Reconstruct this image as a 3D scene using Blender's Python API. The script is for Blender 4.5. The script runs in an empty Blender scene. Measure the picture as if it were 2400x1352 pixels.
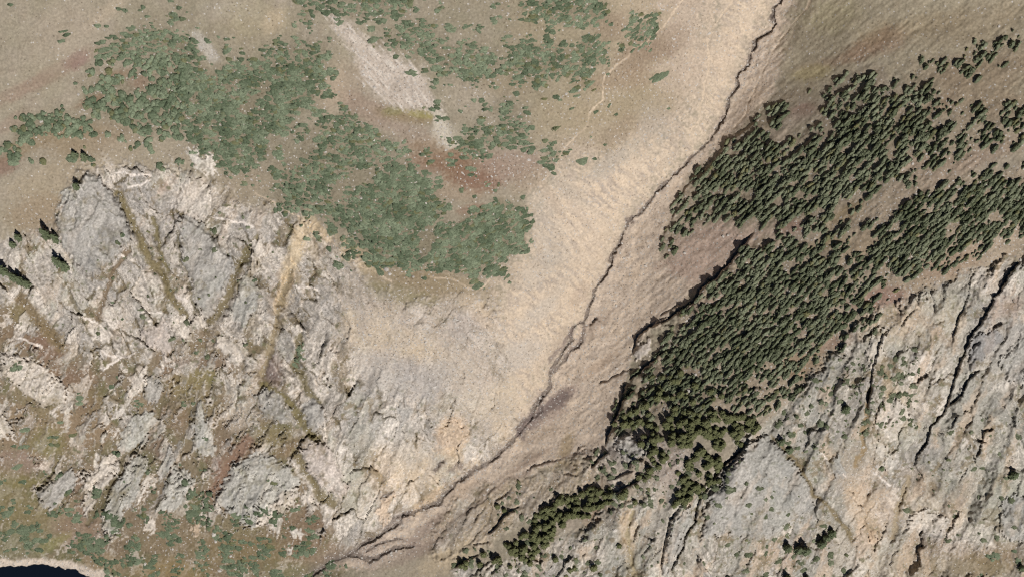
import bpy, math, random
import numpy as np
from mathutils import Matrix, Vector

random.seed(7)
rng = np.random.default_rng(7)
scene = bpy.context.scene
COL = scene.collection

# ------------------------------------------------------------------ camera, sky, sun
W_, H_ = 2400.0, 1352.0            # layout units: one unit is about 0.25 m of ground
TILT = math.radians(16.0)
DIST = 800.0
LENS = 48.0
ZMID = 125.0
CAM = np.array([0.0, -DIST * math.sin(TILT), ZMID + DIST * math.cos(TILT)])

cd = bpy.data.cameras.new("camera")
cam = bpy.data.objects.new("camera", cd)
COL.objects.link(cam)
cd.sensor_fit = 'HORIZONTAL'
cd.sensor_width = 36.0
cd.lens = LENS
cd.clip_start = 1.0
cd.clip_end = 20000.0
cam.location = CAM
cam.rotation_euler = (TILT, 0, 0)
scene.camera = cam

SUN_EL = math.radians(43.0)
SUN_AZ = np.array([0.36, -0.933])          # where the sun stands, seen from above
SUN_AZ = SUN_AZ / np.linalg.norm(SUN_AZ)

world = bpy.data.worlds.new("World")
scene.world = world
world.use_nodes = True
wn = world.node_tree
for n in list(wn.nodes):
    wn.nodes.remove(n)
sky = wn.nodes.new('ShaderNodeTexSky')
sky.sky_type = 'NISHITA'
sky.sun_disc = False
sky.sun_elevation = SUN_EL
sky.sun_rotation = math.atan2(SUN_AZ[0], SUN_AZ[1])
sky.altitude = 2000.0
sky.air_density = 0.35
sky.dust_density = 0.2
bg = wn.nodes.new('ShaderNodeBackground')
bg.inputs['Strength'].default_value = 0.05
wo = wn.nodes.new('ShaderNodeOutputWorld')
wn.links.new(sky.outputs[0], bg.inputs['Color'])
wn.links.new(bg.outputs[0], wo.inputs['Surface'])

sd = bpy.data.lights.new("sun", 'SUN')
sd.energy = 5.0
sd.angle = math.radians(0.5)
sd.color = (1.0, 0.975, 0.945)
sun = bpy.data.objects.new("sun", sd)
COL.objects.link(sun)
sdir = Vector((SUN_AZ[0] * math.cos(SUN_EL), SUN_AZ[1] * math.cos(SUN_EL), math.sin(SUN_EL)))
sun.rotation_euler = sdir.to_track_quat('Z', 'Y').to_euler()
sun.location = (300, -600, 900)

scene.view_settings.view_transform = 'Standard'
scene.view_settings.look = 'None'
scene.view_settings.exposure = -0.32
scene.view_settings.gamma = 1.0
scene.view_settings.use_curve_mapping = False
scene.cycles.use_denoising = False
scene.cycles.max_bounces = 4
scene.cycles.diffuse_bounces = 1
scene.cycles.pixel_filter_type = 'BLACKMAN_HARRIS'
scene.cycles.filter_width = 1.2

# ------------------------------------------------------------------ the valley's layout grid
cT, sT = math.cos(TILT), math.sin(TILT)


def rays(px, py):
    ax = (px - W_ / 2) / W_ * 36.0 / LENS
    ay = -(py - H_ / 2) / W_ * 36.0 / LENS
    return ax, ay * cT + sT, ay * sT - cT       # camera axes turned into world axes


def to_world(px, py, z):
    dx, dy, dz = rays(px, py)
    t = (z - CAM[2]) / dz
    return CAM[0] + dx * t, CAM[1] + dy * t, t


STEP = 2.3
def axis(n):
    core = np.arange(-30, n + 30, STEP)
    ext = np.cumsum(STEP * 1.045 ** np.arange(1, 65))
    return np.concatenate([(core[0] - ext)[::-1], core, core[-1] + ext])
gx = axis(W_)
gy = axis(H_)
NX, NY = len(gx), len(gy)
PX, PY = np.meshgrid(gx.astype(np.float32), gy.astype(np.float32))


# ------------------------------------------------------------------ noise
def _hash(ix, iy, seed):
    h = (ix.astype(np.int64) * 374761393 + iy.astype(np.int64) * 668265263 + seed * 1442695041) & 0xFFFFFFFF
    h = ((h ^ (h >> 13)) * 1274126177) & 0xFFFFFFFF
    h = ((h ^ (h >> 16)) * 2246822519) & 0xFFFFFFFF
    return h ^ (h >> 15)


_ANG = np.linspace(0, 2 * np.pi, 256, endpoint=False)
_GX = np.cos(_ANG).astype(np.float32)
_GY = np.sin(_ANG).astype(np.float32)


def gnoise(x, y, seed=0):
    x0 = np.floor(x); y0 = np.floor(y)
    fx = (x - x0).astype(np.float32); fy = (y - y0).astype(np.float32)
    ix = x0.astype(np.int64); iy = y0.astype(np.int64)
    u = fx * fx * fx * (fx * (fx * 6 - 15) + 10)
    v = fy * fy * fy * (fy * (fy * 6 - 15) + 10)
    def g(dx, dy):
        h = _hash(ix + dx, iy + dy, seed) & 255
        return _GX[h] * (fx - dx) + _GY[h] * (fy - dy)
    a = g(0, 0); b = g(1, 0); c = g(0, 1); d = g(1, 1)
    return ((a * (1 - u) + b * u) * (1 - v) + (c * (1 - u) + d * u) * v) * 1.5


def fbm(x, y, oct=4, seed=0, gain=0.5):
    s = 0; a = 1.0; t = 0
    for o in range(oct):
        s = s + a * gnoise(x, y, seed + o * 17)
        t += a
        x = x * 2.03 + 11.3; y = y * 2.03 - 7.1; a *= gain
    return s / t * 1.4


def ridged(x, y, oct=4, seed=0):
    s = 0; a = 1.0; t = 0
    for o in range(oct):
        s = s + a * (1 - np.abs(gnoise(x, y, seed + o * 13)) * 2)
        t += a
        x = x * 2.1 + 3.3; y = y * 2.1 + 5.7; a *= 0.5
    return s / t


def cells(x, y, seed=0):
    """nearest cell: id hash, offset from the cell's point, distance to the border"""
    x0 = np.floor(x).astype(np.int64); y0 = np.floor(y).astype(np.int64)
    best = np.full(x.shape, 9.0, np.float32); second = best.copy()
    bid = np.zeros(x.shape, np.int64); bx = np.zeros(x.shape, np.float32); by = bx.copy()
    for dx in (-1, 0, 1):
        for dy in (-1, 0, 1):
            h = _hash(x0 + dx, y0 + dy, seed)
            qx = (x0 + dx + (h & 1023) / 1023.0 - x).astype(np.float32)
            qy = (y0 + dy + ((h >> 10) & 1023) / 1023.0 - y).astype(np.float32)
            d = qx * qx + qy * qy
            m = d < best
            second = np.where(m, best, np.minimum(second, d))
            best = np.where(m, d, best)
            bid = np.where(m, h, bid); bx = np.where(m, -qx, bx); by = np.where(m, -qy, by)
    return bid, bx, by, np.sqrt(second) - np.sqrt(best)


def rot(x, y, deg, sx, sy):
    """coordinates along / across a direction deg (counter-clockwise as seen), stretched"""
    a = math.radians(deg)
    return (x * math.cos(a) - y * math.sin(a)) / sx, (x * math.sin(a) + y * math.cos(a)) / sy


def sstep(a, b, x):
    t = np.clip((x - a) / (b - a), 0, 1)
    return t * t * (3 - 2 * t)


def lin(c):
    c = np.array(c, float) / 255.0
    return np.where(c <= 0.04045, c / 12.92, ((c + 0.055) / 1.055) ** 2.4)


N_big = fbm(PX / 260, PY / 260, 4, 1)
N_mid = fbm(PX / 70, PY / 70, 4, 2)
N_sml = fbm(PX / 22, PY / 22, 3, 3)
N_fin = fbm(PX / 7, PY / 7, 2, 4)
GRIT = fbm(PX / 5.2, PY / 5.2, 2, 87)
WHITE = rng.random(PX.shape).astype(np.float32)
WX = 10 * fbm(PX / 45, PY / 45, 3, 5) + 4.0 * fbm(PX / 12, PY / 12, 2, 6)
WY = 10 * fbm(PX / 45, PY / 45, 3, 7) + 4.0 * fbm(PX / 12, PY / 12, 2, 8)
ST_NE = fbm(*rot(PX, PY, 40, 70, 11), 4, 9)          # streaks running up to the right
ST_N = fbm(*rot(PX, PY, 66, 60, 10), 4, 10)          # streaks running steeply up
ST_NW = fbm(*rot(PX, PY, -55, 60, 10), 4, 11)        # streaks running up to the left


def window(x0, x1, y0, y1):
    i0 = max(0, np.searchsorted(gx, x0) - 1); i1 = min(NX, np.searchsorted(gx, x1) + 1)
    j0 = max(0, np.searchsorted(gy, y0) - 1); j1 = min(NY, np.searchsorted(gy, y1) + 1)
    return (slice(j0, j1), slice(i0, i1))


def beyond(pts):
    """outlines that reach the edge of the mapped ground go on past it"""
    p = np.array(pts, float)
    p[:, 0] = np.where(p[:, 0] < -12, p[:, 0] - 700, np.where(p[:, 0] > 2420, p[:, 0] + 700, p[:, 0]))
    p[:, 1] = np.where(p[:, 1] < -12, p[:, 1] - 500, np.where(p[:, 1] > 1368, p[:, 1] + 500, p[:, 1]))
    return p


def poly_sd(pts, warp=1.0, pad=20):
    """window and signed distance (inside positive) to a closed outline, in layout units"""
    p = beyond(pts)
    w = window(p[:, 0].min() - pad, p[:, 0].max() + pad, p[:, 1].min() - pad, p[:, 1].max() + pad)
    x = PX[w] + WX[w] * warp; y = PY[w] + WY[w] * warp
    ins = np.zeros(x.shape, bool); d2 = np.full(x.shape, 1e9)
    n = len(p)
    for i in range(n):
        ax, ay = p[i]; bx, by = p[(i + 1) % n]
        c = ((ay > y) != (by > y)) & (x < (bx - ax) * (y - ay) / (by - ay + 1e-9) + ax)
        ins ^= c
        ex, ey = bx - ax, by - ay
        t = np.clip(((x - ax) * ex + (y - ay) * ey) / (ex * ex + ey * ey + 1e-9), 0, 1)
        d2 = np.minimum(d2, (x - ax - t * ex) ** 2 + (y - ay - t * ey) ** 2)
    d = np.sqrt(d2)
    return w, np.where(ins, d, -d)


def line_sd(pts, warp=0.4, pad=40):
    """window, distance, signed side (lower right positive), run along the line 0..1"""
    p = np.array(pts, float)
    w = window(p[:, 0].min() - pad, p[:, 0].max() + pad, p[:, 1].min() - pad, p[:, 1].max() + pad)
    x = PX[w] + WX[w] * warp; y = PY[w] + WY[w] * warp
    d2 = np.full(x.shape, 1e9); s = np.zeros(x.shape); run = np.zeros(x.shape)
    L = np.concatenate([[0], np.cumsum(np.hypot(*np.diff(p, axis=0).T))])
    for i in range(len(p) - 1):
        ax, ay = p[i]; ex, ey = p[i + 1] - p[i]
        t = np.clip(((x - ax) * ex + (y - ay) * ey) / (ex * ex + ey * ey + 1e-9), 0, 1)
        q = (x - ax - t * ex) ** 2 + (y - ay - t * ey) ** 2
        m = q < d2
        d2 = np.where(m, q, d2)
        nx, ny = -ey, ex
        if nx + ny < 0:
            nx, ny = -nx, -ny
        s = np.where(m, np.sign((x - ax) * nx + (y - ay) * ny), s)
        run = np.where(m, (L[i] + t * (L[i + 1] - L[i])) / L[-1], run)
    return w, np.sqrt(d2), s, run


# ------------------------------------------------------------------ the large shape of the mountainside
CTRL = [
    (80, 1350, 0), (300, 1345, 4), (500, 1340, 6), (740, 1345, 10), (1050, 1345, 26), (1300, 1345, 42), (1600, 1345, 58),
    (1900, 1345, 48), (2100, 1345, 40), (2400, 1345, 52),
    (1020, 1185, 34), (1220, 1010, 63), (1300, 850, 84), (1380, 720, 100), (1460, 540, 121), (1600, 390, 142),
    (1700, 240, 163), (1780, 80, 186), (1840, 0, 198),
    (200, 1100, 28), (400, 1000, 50), (100, 850, 74), (450, 830, 86), (250, 600, 128), (450, 550, 130), (650, 700, 112),
    (900, 850, 108), (1100, 950, 88), (600, 1100, 48), (800, 1050, 66), (20, 1100, 30), (20, 600, 122), (900, 1130, 50),
    (150, 430, 156), (450, 400, 158), (650, 490, 148), (850, 600, 143), (1050, 650, 138), (1150, 650, 132), (1250, 500, 142),
    (300, 200, 184), (700, 300, 178), (1000, 400, 166), (1000, 150, 202), (0, 0, 214), (0, 300, 178), (500, 0, 221), (1000, 0, 226),
    (1300, 200, 196), (1500, 150, 190), (1500, 0, 207), (1400, 400, 158), (1300, 700, 116), (1200, 850, 104),
    (1800, 350, 174), (1800, 500, 166), (1600, 640, 131), (1500, 900, 101), (1450, 1000, 87), (1700, 800, 138), (1760, 200, 170), (1850, 120, 189), (2000, 500, 194),
    (2000, 300, 206), (2000, 100, 215), (1900, 0, 206), (2400, 0, 256), (2400, 300, 244), (2400, 500, 226), (2200, 650, 200), (1900, 900, 147),
    (1780, 990, 127), (2000, 1000, 136), (2200, 800, 172), (2100, 1100, 98), (2400, 800, 176), (2400, 1100, 112),
    (1700, 1200, 92), (1400, 1100, 76), (1250, 1250, 55), (1500, 1100, 96), (1600, 950, 117), (2250, 1200, 80), (1880, 1200, 84),
    (-700, -500, 240), (400, -600, 290), (1200, -600, 300), (3100, -500, 350), (-700, 700, 105), (3100, 700, 245),
    (80, 1520, -6), (-500, 1500, -8), (700, 1800, -4), (1300, 1900, 0), (2000, 1900, 0), (3100, 1800, 20), (3100, 100, 290), (2300, -600, 345),
]
cp = np.array(CTRL, float)
_e = (cp[:, 0] > 1500) & (cp[:, 0] < 2600) & (cp[:, 1] < 960) & (cp[:, 1] > -100)
cp[_e, 2] -= 0.016 * (cp[_e, 0] - 1500)
def _tps(d2):
    return d2 * np.log(d2 + 1e-9) * 0.5
sc_ = 1000.0
cx, cy = cp[:, 0] / sc_, cp[:, 1] / sc_
nC = len(cp)
Kmat = _tps((cx[:, None] - cx[None]) ** 2 + (cy[:, None] - cy[None]) ** 2) + np.eye(nC) * 0.004
P3 = np.column_stack([np.ones(nC), cx, cy])
A = np.block([[Kmat, P3], [P3.T, np.zeros((3, 3))]])
sol = np.linalg.solve(A, np.concatenate([cp[:, 2], np.zeros(3)]))
cgx = np.linspace(gx[0], gx[-1], 150); cgy = np.linspace(gy[0], gy[-1], 110)
QX, QY = np.meshgrid(cgx / sc_, cgy / sc_)
QH = sol[nC] + sol[nC + 1] * QX + sol[nC + 2] * QY
for i in range(nC):
    QH += sol[i] * _tps((QX - cx[i]) ** 2 + (QY - cy[i]) ** 2)
tmp = np.array([np.interp(gx, cgx, r) for r in QH])
Hm = np.array([np.interp(gy, cgy, tmp[:, i]) for i in range(NX)]).T.astype(np.float32)
Hm += 1.2 * N_big + 0.7 * N_mid

# ------------------------------------------------------------------ ground cover: colour, rock, loose stone
MEADOW = lin((155, 143, 122))
C = np.empty(PX.shape + (3,), np.float32)
C[:] = MEADOW
ROCK = np.zeros(PX.shape, np.float32)
STONE = np.full(PX.shape, 0.03, np.float32)
LAB = np.zeros(PX.shape, np.int32)          # which piece of the ground a spot belongs to
PIECES = {0: dict(name='mountainside', kind='structure')}


def mixc(w, m, col, stone=None, rock=None):
    m = np.clip(m, 0, 1)
    C[w] = C[w] * (1 - m[..., None]) + np.asarray(col, np.float32) * m[..., None]
    if stone is not None:
        STONE[w] = STONE[w] * (1 - m) + stone * m
    if rock is not None:
        ROCK[w] = ROCK[w] * (1 - m) + rock * m


def area(pts, col, soft=14, warp=1.6, stone=None, rock=None, k=1.0, grain=0.8):
    w, s = poly_sd(pts, warp, pad=60)
    m = sstep(-soft, soft, s + soft * grain * (N_sml[w] + N_fin[w])) * k
    mixc(w, m, lin(col), stone, rock)
    return w, m


def blob(x, y, rx, ry, deg, col, k=0.8, stone=None, rock=None, soft=0.45):
    r = max(rx, ry) * 1.7
    w = window(x - r, x + r, y - r, y + r)
    u, v = rot(PX[w] - x, PY[w] - y, deg, rx, ry)
    e = np.sqrt(u * u + v * v) + 0.32 * N_mid[w] + 0.22 * N_sml[w] + 0.20 * N_fin[w] + 0.20 * GRIT[w]
    mixc(w, (1 - sstep(1 - soft, 1 + soft, e)) * k, lin(col), stone, rock)


# tone of the meadow
m = np.clip(0.5 + 0.9 * N_big, 0, 1)
mixc(np.s_[:], m * 0.6, lin((150, 140, 111)))
mixc(np.s_[:], np.clip(0.3 + 0.9 * N_mid, 0, 1) * 0.45, lin((163, 146, 129)))

LEFT_CLIFF = [(-60, 575), (60, 560), (125, 520), (175, 415), (250, 385), (420, 395), (500, 430), (560, 470), (640, 490), (720, 530), (800, 590), (860, 650), (960, 720),
              (1080, 740), (1150, 860), (1190, 960), (1225, 1005), (1100, 1100), (1020, 1170), (930, 1215), (850, 1265), (790, 1290), (700, 1210), (640, 1260),
              (520, 1250), (420, 1180), (250, 1260), (190, 1190), (80, 1190), (60, 1080), (-60, 1050)]
RIGHT_CLIFF = [(2460, 590), (2360, 610), (2230, 660), (2140, 690), (2060, 720), (1980, 800), (1890, 900), (1840, 960), (1780, 1000), (1720, 1060), (1650, 1150), (1570, 1160), (1470, 1170),
               (1380, 1230), (1250, 1300), (1120, 1330), (1060, 1330), (1050, 1420), (2460, 1420)]
GULLY_W = [(1835, -40), (1725, -40), (1680, 60), (1650, 160), (1630, 260), (1590, 320), (1480, 335), (1350, 390), (1270, 450), (1240, 560), (1195, 640), (1160, 700), (1130, 760),
           (1150, 840), (1180, 940), (1215, 1010), (1245, 975), (1290, 890), (1300, 850), (1375, 730), (1395, 670), (1435, 610), (1470, 525), (1545, 443), (1655, 336), (1700, 266), (1728, 195), (1770, 105), (1812, 50)]
GULLY_E = [(1838, -40), (1905, -40), (1870, 60), (1810, 220), (1700, 330), (1615, 415), (1560, 540), (1545, 610), (1640, 640), (1660, 650), (1560, 745), (1490, 800), (1475, 860), (1440, 960), (1420, 1050),
           (1330, 1080), (1240, 1110), (1120, 1190), (1000, 1270), (920, 1310), (860, 1330), (780, 1330), (870, 1268), (940, 1215), (1030, 1178), (1100, 1108), (1215, 1016), (1290, 890), (1340, 810), (1375, 730), (1395, 670), (1435, 610), (1470, 525), (1545, 443), (1655, 336), (1700, 266), (1728, 195), (1770, 105), (1812, 50)]

# the slopes beside the gully
area([(1450, -40), (1720, -40), (1660, 160), (1600, 320), (1450, 340), (1330, 400), (1250, 470), (1200, 660), (900, 700), (960, 640), (1240, 520), (1300, 330), (1440, 130)],
     (182, 162, 140), 40, 3, stone=0.25)
gw_, gm_ = area(GULLY_W, (207, 185, 158), 55, 2.2, stone=0.14)
gs = fbm(*rot(PX[gw_] + WX[gw_], PY[gw_] + WY[gw_], -42, 60, 9), 4, 92) + 0.5 * fbm(*rot(PX[gw_] + WX[gw_], PY[gw_] + WY[gw_], -36, 22, 5), 3, 94)
mixc(gw_, gm_ * sstep(0.05, 0.5, gs + 0.4 * N_mid[gw_]) * 0.8, lin((172, 155, 138)))
mixc(gw_, gm_ * sstep(0.05, 0.5, -gs + 0.4 * N_mid[gw_]) * 0.7, lin((216, 191, 160)))
mixc(gw_, gm_ * sstep(0.1, 0.5, N_fin[gw_] + 0.6 * GRIT[gw_]) * 0.25, lin((176, 160, 142)))
Hm[gw_] += gm_ * 0.10 * gs
area([(1190, 40), (1450, -30), (1560, 60), (1560, 250), (1430, 330), (1250, 320)], (164, 147, 116), 40, 2.5, stone=0.15, k=0.65)
area([(1380, 1060), (1530, 1030), (1660, 1080), (1600, 1200), (1420, 1220)], (152, 138, 120), 20, 2, stone=0.4, rock=0.5, k=0.8)
ge_, gm_ = area(GULLY_E, (202, 181, 158), 10, 0.8, stone=0.35)
Hm[ge_] += gm_ * (0.10 * fbm(PX[ge_] / 9, PY[ge_] / 9, 2, 101) + 0.06 * GRIT[ge_])
gs = fbm(*rot(PX[ge_] + WX[ge_], PY[ge_] + WY[ge_], 48, 70, 8), 4, 93)
mixc(ge_, gm_ * sstep(0.0, 0.45, gs) * 0.7, lin((170, 152, 134)))
mixc(ge_, gm_ * sstep(0.0, 0.45, -gs) * 0.6, lin((214, 189, 160)))
area([(1640, 660), (1700, 600), (1780, 540), (1900, 560), (1960, 600), (1800, 560), (1690, 640)], (186, 160, 140), 20, 2, stone=0.3)
area([(1590, 540), (1640, 510), (1760, 530), (1880, 540), (1800, 570), (1730, 590), (1640, 680), (1545, 620)], (186, 160, 140), 20, 2, stone=0.35)
# upper right meadow and the heath between the trees
area([(1900, -40), (2460, -40), (2460, 300), (2250, 250), (2050, 140), (1900, 230), (1830, 200)], (160, 147, 121), 30, 2, stone=0.1)
area([(2030, 440), (2460, 330), (2460, 600), (2200, 680), (2080, 720), (1960, 830), (1860, 960), (1560, 980), (1500, 880), (1640, 700), (1760, 560), (1880, 560)],
     (158, 139, 114), 24, 2, stone=0.35, rock=0.1)
# the cliffs
area(LEFT_CLIFF, (184, 173, 159), 16, 2, stone=0.25, rock=1.0)
area(RIGHT_CLIFF, (164, 156, 140), 14, 2, stone=0.25, rock=1.0)
area([(840, 680), (960, 720), (1090, 700), (1160, 740), (1180, 900), (1100, 940), (960, 930), (880, 860), (820, 760)], (184, 168, 151), 30, 3, stone=0.5, rock=0.75)
area([(1050, 1180), (1200, 1130), (1330, 1080), (1430, 1060), (1510, 1080), (1430, 1150), (1320, 1150), (1200, 1230), (1100, 1290), (1000, 1300)], (176, 156, 128), 14, 2, stone=0.3, rock=0.6)

# where plants grow
LEFT_THICKETS = [
    ([(232, 148), (240, 108), (290, 80), (350, 58), (405, 66), (450, 98), (462, 150), (400, 152), (320, 134), (260, 152)], .9),
    ([(185, 232), (230, 192), (300, 172), (360, 150), (460, 150), (520, 172), (598, 142), (618, 100), (700, 92), (760, 110), (786, 150), (776, 190), (748, 230), (740, 252), (700, 270), (690, 312), (640, 332), (600, 380), (560, 425), (500, 385),
      (450, 345), (440, 312), (350, 312), (300, 292), (230, 272)], .70),
    ([(430, 170), (600, 150), (760, 150), (760, 230), (690, 270), (560, 380), (450, 330), (430, 240)], .78),
    ([(5, 372), (40, 300), (100, 268), (150, 262), (205, 280), (210, 308), (150, 322), (80, 322), (40, 348), (15, 375)], .8),
    ([(740, 290), (770, 262), (830, 262), (862, 300), (930, 330), (936, 365), (985, 400), (1012, 440), (1030, 480), (1025, 520), (1080, 520), (1110, 500), (1160, 474), (1212, 480), (1240, 500), (1236, 550), (1210, 592), (1170, 620), (1120, 642), (1060, 642), (1010, 632),
      (960, 612), (900, 626), (850, 612), (810, 582), (830, 545), (770, 530), (740, 500), (700, 490), (660, 490), (645, 440), (655, 405), (700, 372), (712, 340), (692, 320)], .8),
    ([(840, 470), (900, 400), (960, 395), (1010, 440), (1030, 480), (1020, 600), (900, 615), (840, 560)], 1.0), ([(1020, 540), (1160, 480), (1240, 505), (1220, 585), (1130, 630), (1020, 620)], .95),
    ([(690, -20), (940, -20), (962, 20), (930, 42), (880, 46), (830, 46), (780, 40), (745, 25), (735, 60), (692, 55)], .72),
    ([(898, 92), (930, 60), (990, 42), (1022, 60), (1010, 90), (1050, 100), (1090, 108), (1140, 108), (1162, 130), (1132, 156), (1145, 182), (1080, 186), (1020, 152), (1000, 132), (960, 132), (920, 112)], .75),
    ([(1015, 0), (1180, 0), (1200, 60), (1000, 72), (980, 30)], .16), ([(1060, 190), (1260, 180), (1260, 340), (1090, 300)], .14), ([(440, 395), (540, 420), (640, 400), (660, 500), (560, 480)], .2), ([(600, 330), (700, 330), (690, 480), (640, 470)], .45),
    ([(1215, -20), (1390, -20), (1402, 25), (1416, 45), (1330, 60), (1290, 48), (1258, 28), (1222, 20)], .95),
    ([(1178, 152), (1200, 122), (1260, 98), (1292, 88), (1302, 110), (1400, 92), (1424, 108), (1412, 142), (1370, 160), (1320, 172), (1260, 182), (1200, 182)], .9),
    ([(1468, 98), (1488, 44), (1532, 40), (1522, 76), (1506, 100)], 1.0), ([(1060, 342), (1100, 314), (1150, 320), (1152, 346), (1120, 358), (1080, 352)], .95), ([(1154, 312), (1190, 288), (1228, 294), (1232, 326), (1202, 346), (1164, 336)], 1.0),
    ([(1130, 252), (1180, 230), (1232, 250), (1220, 276), (1170, 282)], .6), ([(1338, 165), (1375, 162), (1372, 195), (1348, 198)], .9), ([(310, 10), (450, -10), (450, 70), (360, 60), (310, 55)], .24), ([(1020, 105), (1160, 110), (1170, 170), (1100, 190)], .5),
    ([(1276, 345), (1300, 340), (1312, 370), (1285, 384)], 1.0), ([(90, 60), (160, 70), (165, 95), (130, 105)], .2), ([(200, 160), (240, 170), (210, 240), (190, 230)], .3), ([(1000, 620), (1140, 640), (1130, 680), (1095, 675)], .35),
]
LEFT_THICKETS += [
    ([(180, 160), (480, 60), (800, 80), (800, 260), (700, 420), (440, 420), (180, 300)], .26), ([(640, 300), (1040, 300), (1250, 480), (1200, 660), (820, 660), (640, 500)], .24), ([(680, -20), (1180, -20), (1300, 180), (1240, 340), (1040, 320), (880, 100)], .22),
    ([(1180, -20), (1420, -20), (1440, 200), (1300, 240), (1180, 200)], .2), ([(1260, 200), (1500, 220), (1420, 400), (1260, 400)], .07), ([(0, 260), (220, 240), (240, 400), (0, 400)], .16)]
LEFT_GAPS = [[(770, 448), (800, 430), (830, 402), (905, 388), (872, 412), (850, 432), (812, 442), (790, 472)], [(975, 552), (1000, 530), (1030, 512), (1024, 560), (995, 598), (984, 575)], [(560, 250), (620, 200), (640, 200), (580, 270)],
             [(255, 200), (330, 180), (380, 200), (300, 220)], [(690, 330), (740, 300), (735, 350), (680, 400), (670, 380)]]
LOWER_BUSHES = [
    ([(-30, 1120), (200, 1180), (480, 1180), (760, 1200), (800, 1380), (300, 1380), (230, 1300), (-30, 1310)], .42), ([(0, 780), (500, 800), (500, 1180), (0, 1180)], .08),
   
    ([(205, 1270), (235, 1245), (250, 1280), (240, 1310), (200, 1300)], 1.0), ([(430, 1190), (465, 1172), (488, 1190), (480, 1225), (440, 1225)], .95), ([(380, 1240), (460, 1220), (460, 1280), (390, 1290)], .6), ([(-30, 1240), (60, 1240), (110, 1290), (-30, 1310)], .5),
    ([(-30, 1090), (60, 1110), (70, 1180), (-30, 1200)], .35), ([(280, 1230), (360, 1260), (340, 1330), (270, 1320)], .4), ([(540, 1260), (640, 1280), (640, 1340), (520, 1340)], .45), ([(690, 1200), (750, 1240), (740, 1320), (690, 1290)], .5), ([(650, 1340), (860, 1320), (860, 1380), (650, 1380)], .55),
    ([(680, 1180), (720, 1190), (760, 1230), (730, 1240)], .5), ([(420, 1050), (470, 1070), (480, 1110), (430, 1100)], .4), ([(690, 800), (710, 800), (715, 850), (695, 850)], .7), ([(290, 1100), (320, 1090), (240, 1240), (225, 1210)], .15), ([(500, 1150), (560, 1180), (560, 1240), (480, 1220)], .3),
    ([(610, 1120), (650, 1110), (660, 1150), (620, 1160)], .5), ([(0, 900), (260, 960), (260, 1080), (0, 1060)], .06), ([(2260, 1280), (2430, 1290), (2430, 1370), (2230, 1370)], .25),
]
RIGHT_STANDS = [
    ([(1550, 604), (1555, 560), (1570, 520), (1590, 470), (1620, 424), (1680, 370), (1760, 300), (1802, 250), (1850, 255), (1850, 340), (1900, 305), (1935, 215), (1990, 180), (2052, 160), (2080, 200), (2160, 190), (2240, 240), (2200, 290), (2280, 340), (2200, 402), (2100, 432),
      (2030, 470), (1960, 512), (1900, 560), (1880, 532), (1750, 530), (1700, 512), (1640, 512), (1600, 540), (1580, 600)], .62),
    ([(1620, 430), (1780, 300), (1830, 380), (1960, 300), (2100, 220), (2160, 300), (2060, 430), (1900, 530), (1740, 520), (1640, 500)], .62),
    ([(2105, 152), (2200, 128), (2330, 90), (2440, 50), (2440, 130), (2300, 162), (2250, 212), (2150, 172)], .46), ([(2200, 292), (2280, 250), (2440, 250), (2440, 420), (2300, 352)], .52),
    ([(2030, 592), (2060, 540), (2110, 500), (2200, 440), (2330, 400), (2440, 385), (2440, 505), (2330, 540), (2290, 592), (2230, 612), (2200, 640), (2130, 652), (2090, 632)], .74), ([(2200, 460), (2440, 400), (2440, 500), (2280, 560), (2180, 560)], .6),
    ([(1500, 862), (1560, 830), (1620, 722), (1680, 652), (1740, 592), (1800, 562), (1880, 562), (1960, 602), (2090, 622), (2120, 652), (2020, 692), (2050, 722), (1960, 792), (1880, 852), (1870, 922), (1800, 962), (1740, 962), (1560, 972), (1480, 1002), (1430, 1012), (1450, 952), (1490, 902)], .68),
    ([(1640, 700), (1800, 580), (1960, 620), (1940, 780), (1800, 880), (1600, 900), (1520, 870)], .62), ([(1830, 215), (1910, 190), (1910, 240), (1800, 260)], .4),
]
RIGHT_STANDS += [([(1740, 610), (1900, 548), (2060, 500), (2200, 420), (2440, 330), (2440, 420), (2100, 640), (1900, 610)], .55), ([(2180, 230), (2440, 180), (2440, 340), (2250, 340)], .3), ([(1900, 700), (2080, 640), (2060, 760), (1880, 880)], .5)]
RIGHT_GAPS = [[(1800, 292), (1850, 305), (1838, 352), (1800, 335)], [(1850, 240), (1905, 235), (1880, 285), (1850, 270)], [(1990, 560), (2060, 520), (2040, 590), (2000, 600)], [(1660, 560), (1750, 545), (1720, 600), (1640, 660), (1590, 640)]]
CLIFF_TUFTS = [([(1380, 1060), (1560, 1040), (1660, 1100), (1600, 1190), (1440, 1210)], .4), ([(1640, 1180), (1700, 1100), (1760, 1060), (1720, 1180)], .2), ([(1980, 830), (2140, 860), (2150, 1000), (1860, 1080), (1800, 1000), (1900, 900)], .36), ([(2060, 800), (2160, 820), (2160, 960), (2060, 960)], .4), ([(1640, 1100), (1900, 1140), (2000, 1300), (1960, 1380), (1480, 1380), (1500, 1200)], .12), ([(1060, 1290), (1400, 1250), (1500, 1380), (1060, 1380)], .28),
               ([(2140, 980), (2440, 900), (2440, 1250), (2200, 1280), (2120, 1200)], .1), ([(560, 480), (700, 540), (560, 900), (100, 760), (240, 460)], .05), ([(1180, 1120), (1330, 1130), (1250, 1230), (1120, 1280)], .22), ([(1700, 1240), (1960, 1220), (1980, 1380), (1640, 1380)], .22), ([(1780, 1080), (1880, 1130), (1860, 1200), (1760, 1160)], .1)]


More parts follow.
